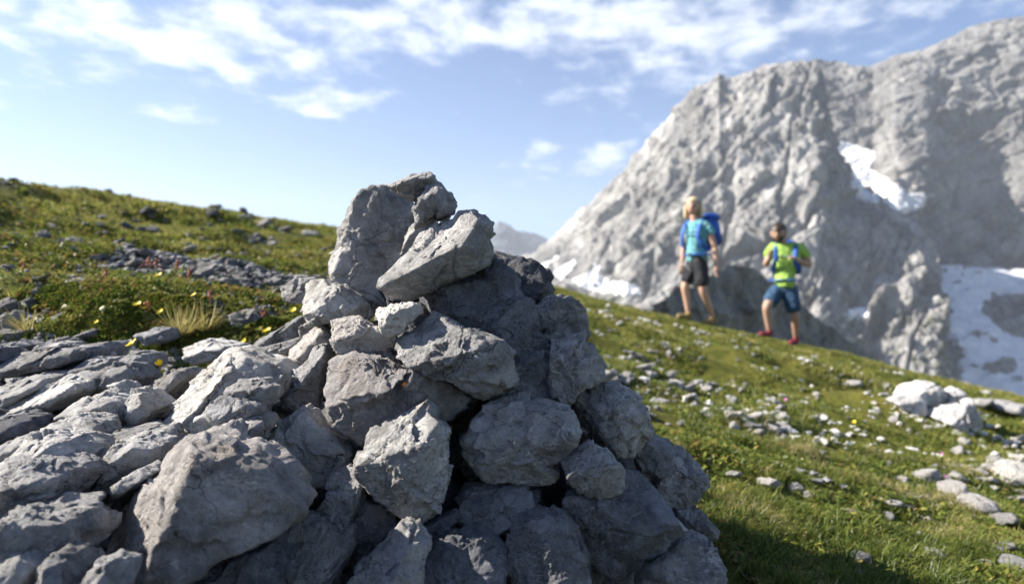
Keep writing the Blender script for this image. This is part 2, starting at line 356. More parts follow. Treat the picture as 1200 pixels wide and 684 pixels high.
Rp1 = [(470, 400, 2500), (560, 356, 2400), (622, 300, 2300), (655, 272, 2260), (690, 240, 2220), (722, 208, 2180), (752, 178, 2150), (775, 150, 2130), (797, 120, 2110), (815, 103, 2095), (832, 97, 2085), (842, 86, 2075), (850, 92, 2070), (865, 90, 2065), (900, 77, 2040), (930, 72, 2020),
       (958, 72, 2005), (968, 100, 1990), (972, 140, 1970), (982, 182, 1940), (1012, 222, 1890), (1050, 245, 1820), (1078, 268, 1750), (1096, 300, 1680), (1104, 350, 1600), (1098, 395, 1540), (1104, 420, 1640), (1130, 430, 1900), (1160, 440, 2150)]
Bp1 = [(430, 430, 2000), (510, 430, 1900), (570, 440, 1800), (600, 450, 1740), (640, 455, 1690), (690, 460, 1640), (730, 465, 1590), (760, 470, 1560), (790, 480, 1530), (815, 480, 1500), (835, 485, 1480), (845, 488, 1472), (855, 490, 1460), (870, 495, 1440), (900, 500, 1420), (925, 505, 1400),
       (950, 510, 1380), (962, 512, 1370), (975, 515, 1360), (1000, 520, 1350), (1020, 520, 1340), (1045, 525, 1330), (1062, 525, 1320), (1078, 528, 1310), (1086, 530, 1310), (1092, 532, 1320), (1130, 532, 1480), (1190, 540, 1700), (1240, 540, 1900)]
Pl1, Pf1, N1, q1 = mountain('rock_buttress', Rp1, Bp1, 560, 330, 4.2, 44, M_MT, 'pale grey limestone buttress rising behind the two hikers', skew=.35, zsq=.24, gully=26, strata=(-.74, .15, .66, 62, 15), slab=12)
Rp2 = [(700, 260, 3100), (800, 150, 3050), (860, 100, 3000), (905, 86, 2950), (940, 76, 2920), (965, 72, 2900), (1000, 77, 2860), (1022, 79, 2840), (1050, 65, 2820), (1085, 59, 2800), (1110, 46, 2780), (1140, 31, 2750), (1170, 23, 2730), (1200, 20, 2700), (1300, 14, 2600), (1450, 80, 2450), (1650, 180, 2300)]
Bp2 = [(700, 420, 2100), (800, 400, 2100), (860, 390, 2100), (905, 380, 2150), (940, 370, 2150), (965, 360, 2150), (1000, 350, 2150), (1022, 345, 2150), (1050, 335, 2060), (1078, 330, 2080), (1092, 326, 2230), (1130, 322, 2290), (1170, 318, 2280), (1200, 318, 2230), (1300, 318, 2100), (1450, 330, 1900), (1650, 340, 1800)]
Pl2, Pf2, N2, q2 = mountain('summit_wall', Rp2, Bp2, 520, 300, 9.7, 40, M_MT2, 'high grey summit wall behind the buttress', skew=-.5, power=.8, zsq=.3, strata=(-.35, .1, .93, 75, 12), slab=11)
Rp3 = [(1040, 312, 2300), (1080, 312, 2250), (1120, 312, 2230), (1160, 315, 2220), (1200, 316, 2200), (1300, 316, 2150), (1600, 316, 2000)]
Bp3 = [(1060, 560, 1350), (1095, 560, 1350), (1140, 560, 1350), (1190, 560, 1350), (1240, 560, 1350), (1360, 560, 1350), (1650, 560, 1300)]
Pl3, Pf3, N3, q3 = mountain('cirque_floor', Rp3, Bp3, 260, 180, 2.9, 34, M_MT2, 'shaded rock and scree floor of the cirque below the summit wall', skew=.2, power=1.1, edge=1, backdrop=(0, 100, -100))
RpF = [(300, 330, 8200), (400, 290, 8200), (480, 284, 8200), (540, 296, 8200), (562, 276, 8150), (575, 268, 8100), (584, 259, 8100), (592, 261, 8100), (604, 270, 8100), (617, 272, 8100), (630, 275, 8100), (650, 284, 8100), (720, 300, 8100), (800, 330, 8100)]
BpF = [(a, 400, 7000) for a, b, c in RpF]
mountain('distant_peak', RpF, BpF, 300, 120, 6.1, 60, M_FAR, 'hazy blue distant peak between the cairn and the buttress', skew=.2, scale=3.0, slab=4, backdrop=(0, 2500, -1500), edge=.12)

RpK = [(700, 392, 170), (745, 362, 180), (775, 350, 195), (800, 340, 215), (830, 326, 240), (862, 310, 270), (885, 316, 300), (920, 342, 345), (960, 375, 400), (1000, 402, 450), (1060, 440, 520)]
BpK = [(690, 540, 160), (740, 540, 168), (770, 540, 182), (800, 540, 200), (832, 540, 222), (866, 540, 250), (890, 540, 278), (925, 540, 320), (965, 540, 370), (1005, 550, 420), (1062, 560, 480)]
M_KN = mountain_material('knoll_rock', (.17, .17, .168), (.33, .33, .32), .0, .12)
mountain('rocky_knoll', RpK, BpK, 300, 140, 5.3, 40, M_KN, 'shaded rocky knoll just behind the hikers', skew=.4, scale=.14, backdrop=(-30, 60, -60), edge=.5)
def in_poly(px, py, poly):
    c = np.zeros(px.shape, bool); n = len(poly)
    for a in range(n):
        x1, y1 = poly[a]; x2, y2 = poly[(a+1) % n]
        cond = ((y1 > py) != (y2 > py)) & (px < (x2-x1)*(py-y1)/((y2-y1) if y2 != y1 else 1e-9)+x1)
        c ^= cond
    return c
def snow(name, Pl, Pf, N, poly, label, off=7.0, jit=5.0, mixf=.5, group=None):
    px = Pf[..., 0]/Pf[..., 1]*F+CX; py = CY-Pf[..., 2]/Pf[..., 1]*F
    Q = Pf.reshape(-1, 3)
    jx = fbm(Q/70, 4, .6).reshape(px.shape)*jit*2.2; jy = fbm(Q/70+40, 4, .6).reshape(px.shape)*jit*2.2
    inside = in_poly(px+jx, py+jy, poly).astype(float)
    for k in range(2):
        p = np.pad(inside, 1, mode='edge'); inside = (p[1:-1, 1:-1]*2+p[:-2, 1:-1]+p[2:, 1:-1]+p[1:-1, :-2]+p[1:-1, 2:])/6
    keep = inside > .02
    base = Pl*mixf+Pf*(1-mixf)
    V = base+N*((-8+(off+8)*sstep(inside, .2, .9))[..., None])
    n = Pf.shape[1]; m = Pf.shape[0]
    i, j = np.meshgrid(np.arange(m-1), np.arange(n-1), indexing='ij')
    ok = keep[:-1, :-1] & keep[1:, :-1] & keep[1:, 1:] & keep[:-1, 1:]
    q = np.stack([i*n+j, (i+1)*n+j, (i+1)*n+j+1, i*n+j+1], -1)[ok]
    if not len(q): return
    used, inv = np.unique(q, return_inverse=True)
    me = mesh_np(name, V.reshape(-1, 3)[used], quads=inv.reshape(-1, 4))
    link(name, me, msn, kind='structure', label=label, cat='snowfield')
for pg_, lb_ in (([(628, 320), (640, 310), (655, 300), (660, 303), (646, 314), (634, 326)], 'thin snow streak at the far left foot of the buttress'),
        ([(650, 322), (664, 312), (672, 304), (677, 308), (668, 322), (656, 332)], 'second thin snow streak at the left foot of the buttress'),
        ([(668, 330), (690, 318), (696, 304), (703, 312), (704, 324), (725, 330), (748, 334), (752, 344), (720, 346), (690, 342)], 'wider snow patch at the left foot of the buttress')):
    snow('snow_patch', Pl1, Pf1, N1, pg_, lb_, jit=3, off=3, mixf=.0)
snow('snow_patch', Pl1, Pf1, N1, [(985, 190), (1000, 192), (1012, 212), (1040, 222), (1060, 236), (1075, 246), (1045, 248), (1010, 230)], 'long white snow tongue in the gully beside the buttress', jit=4)
snow('snow_patch', Pl2, Pf2, N2, [(955, 170), (985, 165), (1030, 180), (1022, 198), (1045, 212), (1065, 228), (1095, 225), (1075, 248), (1045, 250), (1010, 232), (985, 210)], 'upper snow bank under the summit wall', jit=3)
snow('snow_patch', Pl1, Pf1, N1, [(985, 364), (1018, 362), (1022, 371), (990, 373)], 'small white snow strip low on the buttress', jit=3)
snow('snowfield', Pl3, Pf3, N3, [(1090, 305), (1165, 312), (1215, 300), (1400, 300), (1400, 335), (1200, 338), (1160, 345), (1148, 360), (1152, 385), (1185, 400), (1300, 430), (1400, 520), (1150, 540), (1125, 420), (1110, 380), (1098, 345)], 'shaded snowfield in the cirque at the right edge', off=9, jit=9, mixf=.75)

# ------------------------------------------------------------------ haze: the air itself
hz = bpy.data.meshes.new('haze')
x0, x1, y0, y1, z0, z1 = -9200, 9200, -9200, 11000, -1600, 1420
hv = [(x, y, z) for x in (x0, x1) for y in (y0, y1) for z in (z0, z1)]
hz.from_pydata(hv, [], [(0, 1, 3, 2), (4, 6, 7, 5), (0, 4, 5, 1), (2, 3, 7, 6), (0, 2, 6, 4), (1, 5, 7, 3)]); hz.update()
mh, th = newmat('air')
vol = th('ShaderNodeVolumePrincipled', {'Color': (.80, .88, 1.0, 1), 'Density': 6.5e-5, 'Anisotropy': .2})
th('ShaderNodeOutputMaterial', {'Volume': vol.outputs[0]})
link('haze', hz, mh, kind='stuff', label='thin blue mountain haze filling the air', cat='haze')

# ------------------------------------------------------------------ rocks
import bmesh
_ico = {}
def ico(level):
    if level not in _ico:
        bm = bmesh.new(); bmesh.ops.create_icosphere(bm, subdivisions=level, radius=1)
        v = np.array([x.co[:] for x in bm.verts]); f = np.array([[l.index for l in p.verts] for p in bm.faces]); bm.free()
        _ico[level] = (v/np.linalg.norm(v, axis=1, keepdims=True), f)
    return _ico[level]
def unit(n): n = np.asarray(n, float); return n/np.linalg.norm(n)
def rock_verts(poly, T, planes, level, seed, rough=1.0, nrand=7, cracks=1):
    """poly: (n,2) outline in metres (x, z) round the rock's centre; T: half thickness along y."""
    rg = np.random.default_rng(seed)
    D, f = ico(level)
    poly = np.asarray(poly, float)
    th = np.arctan2(D[:, 2], D[:, 0]); rho = np.hypot(D[:, 0], D[:, 2])+1e-6
    ux, uz = np.cos(th), np.sin(th)
    rp = np.zeros(len(D))
    n = len(poly)
    for k in range(n):                     # ray-polygon distance, outermost hit
        a = poly[k]; b = poly[(k+1) % n]; e = b-a
        den = ux*e[1]-uz*e[0]; den = np.where(np.abs(den) < 1e-9, 1e-9, den)
        tt = (a[0]*e[1]-a[1]*e[0])/den; s = (a[0]*uz-a[1]*ux)/den
        ok = (tt > 0) & (s >= -1e-4) & (s <= 1+1e-4)
        rp = np.where(ok & (tt > rp), tt, rp)
    rp = np.where(rp <= 0, np.median(rp[rp > 0]), rp)
    size = np.sqrt(max(1e-9, abs(.5*np.sum(poly[:, 0]*np.roll(poly[:, 1], -1)-poly[:, 1]*np.roll(poly[:, 0], -1)))))
    cand = [rp/rho]
    def sup(nv):
        return max(poly@np.array([nv[0], nv[2]]))+T*abs(nv[1])
    pl = [(unit(p[:3]), p[3]) for p in planes]
    pl.append((unit((rg.normal()*.15, -1, rg.normal()*.15)), .86)); pl.append((unit((rg.normal()*.2, 1, rg.normal()*.2)), .9))
    ph = rg.random()*6.28
    for k in range(nrand):
        a = ph+k*2.4; sg = -1 if k % 2 == 0 else 1
        tl = rg.uniform(.85, 1.3) if k % 3 else rg.uniform(.4, .8)
        pl.append((unit((math.cos(a)*math.sin(tl), sg*math.cos(tl), math.sin(a)*math.sin(tl))), rg.uniform(.70, .88)))
    off = rg.random(3)*50
    B = D*np.minimum(cand[0], T*1.3+size*.5)[:, None]
    for q, (nv, k) in enumerate(pl):
        dn = D@nv; d = k*sup(nv)
        nz = fbm(B/size*2.4+off+q*3.3, 4)*.045*rough
        cand.append(np.where(dn > 1e-3, d*(1+nz)/np.maximum(dn, 1e-3), 1e9))
    C = np.stack(cand); kk = 85/size       # soft minimum: slightly worn edges
    mn = C.min(0); Rr = mn-np.log(np.exp(-(C-mn)*kk).sum(0))/kk*.9
    P = D*Rr[:, None]
    ax = rg.normal(size=3); ax /= np.linalg.norm(ax)
    rough = rough*min(1.2, max(.55, .115/size)**.7); fs = min(1.6, max(.8, math.sqrt(size/.11)))
    Ps = P/size*fs; Pst = Ps+ax*((Ps@ax)[:, None])*2.6          # stretched: bedding striations
    disp = fbm(Ps*1.7+off, 3)*.022+fbm(Ps*5+off, 4, .62, ridged=True)*.022+fbm(Pst*3.2+off, 4, .6, ridged=True)*.016
    hack = sstep(fbm(Ps*2.3+off*2, 2), .05, .35)             # hackly areas against smooth ones
    disp += fbm(Ps*13+off, 3, .65)*.020*(.35+hack)
    st = fbm(Ps*3.1+off+7, 3); disp += (np.floor(st*5)/5-st)*.085*(.4+.6*hack)   # small steps and chips
    Qw = P/size+np.stack([fbm(Ps*4+off+a_*9, 3) for a_ in (1, 2, 3)], -1)*.09
    big = 1 if size > .05 else .8
    disp += fracture(Qw, rg, 22,   .027*big, .085)+fracture(Qw, rg, 130 if level > 4 else 50, .008, .10)
    for c in range(cracks):
        nv = rg.normal(size=3); nv /= np.linalg.norm(nv); d = rg.uniform(-.3, .3)
        w = np.abs(Ps@nv-d+fbm(Ps*2.5+off+c, 3)*.16)
        disp -= .035*np.exp(-(w/.010)**2)
    P = P*(1+disp*rough*size/np.maximum(Rr, size*.3))[:, None]
    return P, f
def fracture(Q, rg, K, off, tilt):
    C = rg.uniform(-.8, .8, (K, 3)); d = -2*Q@C.T+(C*C).sum(1)[None]; i = d.argmin(1)
    o = rg.uniform(-off, off*.6, K); g = rg.normal(size=(K, 3))*tilt
    return o[i]+((Q-C[i])*g[i]).sum(1)
def rock_mesh(name, poly, T, planes, level, seed, mat, **kw):
    P, f = rock_verts(poly, T, planes, level, seed, **kw)
    me = mesh_np(name, P, tris=f); me.materials.append(mat)
    return me
def traced_rock(label, pts, depth, mat, planes=(), T=None, level=6, seed=1, grow=1.04, name='rock', cat='rock', group=None, tk=.5, **kw):
    pts = np.asarray(pts, float)
    a = pts; b = np.roll(pts, -1, 0); cr = a[:, 0]*b[:, 1]-b[:, 0]*a[:, 1]
    c = ((a+b)*cr[:, None]).sum(0)/(3*cr.sum())
    loc = ((c[0]-CX)/F*depth, depth, (CY-c[1])/F*depth)
    poly = (pts-c)*np.array([1, -1])/F*depth*grow
    area = abs(.5*np.sum(poly[:, 0]*np.roll(poly[:, 1], -1)-poly[:, 1]*np.roll(poly[:, 0], -1)))
    if T is None: T = tk*math.sqrt(area)
    poly = poly*(1-.55*T/depth)
    me = rock_mesh(name, poly, T, planes, level, seed, mat, **kw)
    return link(name, me, None, loc=loc, label=label, cat=cat, group=group)
def cairn_depth(px, py):
    d = 1.0
    for k in range(12):
        X = (px-CX)/F*d; Z = (CY-py)/F*d; r = .10+.60*(.15-Z); r = max(r, .07)
        d = .5*d+.5*(1.2-.80*math.sqrt(max(r*r-(X+.08)**2, (.12*r)**2)))
    return d
UL = (-.55, -.35, .75, .62)               # facet towards upper left (sunlit)
UP = (-.15, -.45, .9, .60)
FL = (-.6, -.75, .25, .62)                # facet towards the left front
FR = (.45, -.85, -.1, .66)                # shaded facet
DN = (.1, -.7, -.65, .66)                 # undercut
CG = 'stones stacked in the cairn'
cairn = [
 ("flat cap stone on the very top of the cairn", [(452,213),(461,207),(478,203),(500,203),(509,208),(526,226),(510,228),(487,236),(470,230),(458,222)], M_PALE, [(-.3,-.25,.9,.5),(.05,-.8,-.6,.62)], -.115),
 ("small rounded stone wedged right under the cap stone", [(490,224),(500,218),(515,219),(527,227),(535,238),(533,250),(515,256),(497,263),(488,268),(485,244)], M_GREY, [(-.7,-.5,.4,.7)], -.055),
 ("tall upright column stone on the upper left of the cairn", [(442,222),(455,222),(470,227),(482,236),(487,248),(486,265),(480,283),(476,300),(476,330),(470,352),(448,372),(428,366),(400,340),(388,325),(384,308),(388,300),(401,293),(402,272),(410,247),(420,234),(430,226)], M_GREY, [(-.9,-.3,.25,.80),(.1,-1,.1,.62)], .045),
 ("small grey stone jammed behind the column stone and the slanted block", [(480,268),(500,262),(520,262),(520,300),(490,312),(470,310)], M_GREY, [], .09),
 ("large sharp-nosed block leaning up to the right near the top", [(560,246),(572,247),(583,264),(581,273),(573,277),(575,290),(566,312),(556,319),(520,337),(475,354),(459,347),(444,337),(446,327),(460,313),(478,293),(497,268),(515,257),(535,250)], M_GREY, [(-.45,-.6,.66,.40),(.15,-.75,-.62,.55),(.7,-.7,.1,.66)], -.065),
 ("bright smooth-faced stone at the left shoulder of the cairn", [(356,342),(372,323),(385,334),(400,337),(418,347),(430,357),(431,370),(422,380),(395,376),(365,381),(356,364)], M_PALE, [(-.42,-.62,.66,.42),(.5,-.5,.7,.75)], -.04),
 ("thin grey slab poking out left behind the bright stone", [(331,336),(350,328),(375,324),(372,354),(333,354)], M_GREY, [(-.3,-.85,.3,.6)], .05),
 ("small pitted nugget in the middle under the slanted block", [(442,362),(455,356),(475,357),(482,352),(490,356),(493,365),(484,378),(475,387),(458,395),(447,388),(441,375)], M_PALE, [(-.5,-.6,.6,.6)], -.05),
 ("squat brownish stone below the bright shoulder stone", [(386,376),(420,374),(447,382),(464,396),(456,413),(440,422),(398,417),(393,395)], M_WARM, [(-.3,-.7,.6,.55),(.1,-.9,-.3,.6)], .0),
 ("pinkish angular stone leaning on the left flank", [(332,422),(340,410),(375,381),(392,384),(398,400),(396,416),(382,410),(345,435),(338,432)], M_WARM, [(-.6,-.5,.6,.5)], .0),
 ("little triangular stone under the bright shoulder stone", [(350,388),(361,377),(388,377),(378,391),(360,398),(353,394)], M_WARM, [], .02),
 ("long pale slab sloping down to the left from the cairn", [(286,408),(300,398),(325,386),(357,368),(364,380),(354,390),(353,397),(305,412)], M_GREY, [(-.5,-.3,.8,.5)], .10),
 ("thin flat stone under the long pale slab", [(300,410),(350,396),(356,400),(336,418),(320,428),(303,422)], M_GREY, [UP], .05),
 ("steep wedge stone left of the big central stone", [(326,455),(338,440),(365,411),(381,406),(384,416),(378,437),(376,462),(372,483),(357,490),(340,484),(326,474)], M_GREY, [(-.55,-.6,.58,.45),(.6,-.8,-.1,.6)], -.01),
 ("big central stone with a broad sunlit top and an orange spot", [(375,455),(380,422),(388,413),(412,413),(455,422),(495,433),(530,448),(550,462),(548,478),(530,492),(500,486),(480,490),(440,502),(428,519),(405,511),(388,492),(379,472)], M_WARM, [(-.33,-.62,.71,.42),(-.15,-.93,-.3,.66),(.55,-.8,-.1,.62)], -.015),
 ("large flat-topped block right of centre below the pitted nugget", [(466,390),(479,386),(505,366),(537,384),(550,387),(585,399),(597,412),(601,432),(598,452),(590,467),(568,469),(532,448),(495,435),(470,423),(464,410)], M_GREY, [(-.33,-.62,.71,.42),(-.12,-.93,-.33,.70),(.7,-.7,0,.66)], -.045),
 ("broad dark boulder under the slanted block on the upper right", [(488,348),(520,334),(555,320),(575,314),(592,312),(605,321),(613,338),(623,352),(629,368),(628,388),(612,400),(585,402),(550,392),(515,385),(498,366)], M_SHADED, [(.2,-.95,.2,.66)], .04),
 ("dark lumpy stone at the right end of the broad boulder", [(572,388),(595,365),(612,346),(626,354),(631,372),(633,388),(642,405),(642,416),(610,418),(585,410)], M_SHADED, [FR], .015),
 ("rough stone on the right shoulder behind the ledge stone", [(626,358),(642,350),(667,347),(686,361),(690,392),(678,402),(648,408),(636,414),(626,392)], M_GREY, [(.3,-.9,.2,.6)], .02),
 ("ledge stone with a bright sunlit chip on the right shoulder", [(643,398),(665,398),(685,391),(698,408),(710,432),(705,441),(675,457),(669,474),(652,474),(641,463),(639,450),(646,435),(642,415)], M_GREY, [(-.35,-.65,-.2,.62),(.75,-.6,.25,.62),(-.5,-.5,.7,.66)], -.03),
 ("tall dark stone standing in the shaded hollow right of centre", [(600,432),(608,408),(644,406),(650,440),(644,462),(634,490),(606,496),(590,482),(598,450)], M_SHADED, [(.2,-.95,-.1,.6)], .035),
 ("large dark cracked boulder with round lichen spots", [(534,512),(548,496),(575,470),(600,467),(640,468),(668,475),(675,495),(672,515),(656,534),(653,554),(628,568),(590,563),(563,561),(556,540),(543,522)], M_GREY, [(-.1,-.8,.55,.6),(.05,-.85,-.5,.64)], .0),
 ("rounded blue-grey boulder on the right flank", [(671,468),(685,451),(715,445),(736,454),(759,472),(764,495),(764,512),(746,530),(730,533),(712,527),(693,514),(679,490)], M_GREY, [(-.1,-.4,.9,.6),(-.6,-.8,0,.7),(.6,-.75,-.2,.66)], -.03),
 ("stone tucked below the rounded boulder on the right flank", [(738,528),(762,508),(777,514),(788,522),(788,548),(770,555),(748,552)], M_SHADED, [], .02),
 ("dark nose stone with a small sunlit triangle", [(656,538),(678,529),(695,521),(716,529),(732,548),(726,574),(702,583),(680,579),(667,566)], M_GREY, [(-.15,-.6,.75,.6),(.1,-.9,-.4,.6)], -.035),
 ("long jagged slab running down the lower right of the cairn", [(652,576),(670,572),(700,574),(724,566),(734,548),(752,553),(772,571),(788,620),(768,642),(754,656),(752,664),(720,678),(692,664),(672,622),(657,600)], M_SHADED, [(.25,-.55,.78,.42),(-.3,-.9,-.2,.55),(.35,-.8,-.5,.6)], -.01),
 ("blocky stone at the outer right edge of the cairn", [(762,548),(780,532),(800,530),(821,545),(827,570),(814,587),(800,595),(785,608),(770,594),(765,570)], M_GREY, [(.2,-.6,.75,.62)], .02),
 ("thin flake stone sticking out at the lower right edge", [(790,600),(808,588),(828,607),(841,618),(840,629),(820,633),(798,620)], M_GREY, [(.1,-.5,.85,.55)], .02),
 ("tiny stone held between the jagged slab and the flake stone", [(784,618),(795,609),(804,620),(796,634),(786,630)], M_GREY, [], .0),
 ("ribbed boulder at the bottom right corner of the cairn", [(748,694),(752,655),(785,632),(805,624),(833,634),(844,663),(850,702),(800,725),(758,712)], M_GREY, [(.3,-.7,.6,.6)], -.02),
 ("smooth upright stone at the bottom right of centre", [(588,634),(598,614),(612,604),(637,593),(664,599),(674,615),(682,645),(695,668),(692,704),(640,720),(602,704)], M_SHADED, [(-.6,-.8,0,.5),(.25,-.8,.5,.66)], -.02),
 ("flat dark stone in the hollow under the cracked boulder", [(534,597),(553,575),(590,568),(622,566),(626,587),(612,608),(570,625),(548,622),(538,608)], M_SHADED, [(-.1,-.6,.8,.6)], .035),
 ("narrow dark stone pointing right below the hollow", [(482,622),(500,612),(535,596),(540,606),(531,618),(503,640),(486,632)], M_SHADED, [], .03),
 ("dark cracked stone at the bottom edge under the hollow", [(486,664),(503,638),(530,624),(555,620),(592,644),(595,668),(588,704),(530,720),(488,709)], M_SHADED, [(-.1,-.75,.6,.6)], -.015),
 ("big dark-fronted boulder with a sunlit rough crown in the centre", [(422,518),(447,491),(492,480),(500,476),(513,486),(531,502),(534,520),(528,552),(513,602),(495,612),(485,616),(458,598),(427,567),(421,547)], M_GREY, [(-.40,-.55,.73,.52),(-.1,-1,-.12,.62),(.7,-.65,-.1,.62)], -.04),
 ("narrow sunlit stone below left of the dark-fronted boulder", [(374,602),(387,578),(391,555),(400,547),(426,546),(430,568),(414,607),(410,624),(392,622)], M_GREY, [(-.25,-.65,.7,.5)], -.02),
 ("black-shadowed stone behind the narrow sunlit stone", [(408,644),(412,616),(425,584),(452,586),(470,608),(454,638),(425,660)], M_SHADED, [], .035),
 ("blue-white pointed stone at the bottom edge in front", [(388,708),(418,664),(446,638),(471,609),(486,611),(490,625),(504,638),(497,664),(492,708),(440,726)], M_PALE, [(-.55,-.6,.6,.5),(.7,-.7,.1,.66)], -.06),
 ("grey lumpy stone at the bottom edge left of the pointed one", [(336,608),(347,599),(365,602),(387,609),(412,621),(414,640),(400,674),(382,706),(320,712),(314,688),(330,656)], M_GREY, [(-.2,-.7,.68,.6),(.6,-.8,0,.66)], -.05),
 ("angular stone with white-flecked peak left of the dark-fronted boulder", [(295,514),(308,490),(340,477),(355,474),(368,489),(392,512),(420,535),(424,552),(400,560),(388,572),(355,570),(330,556),(310,540)], M_GREY, [(-.6,-.3,.75,.55),(.15,-.95,.2,.55)], -.03),
]
for i, (lab, pts, mat, pls, dd) in enumerate(cairn):
    p = np.array(pts, float); c = p.mean(0)
    a = p/F; ar = abs(.5*np.sum(a[:, 0]*np.roll(a[:, 1], -1)-a[:, 1]*np.roll(a[:, 0], -1)))
    dep = cairn_depth(c[0], c[1]); T = .48*math.sqrt(ar)*dep
    traced_rock(lab, pts, dep+T*.75+dd, mat, pls, T=T, level=6 if ar > .0035 else 5, seed=100+i, name='cairn_stone', cat='stone', group=CG, nrand=10, rough=1.05, cracks=1, grow=1.0)

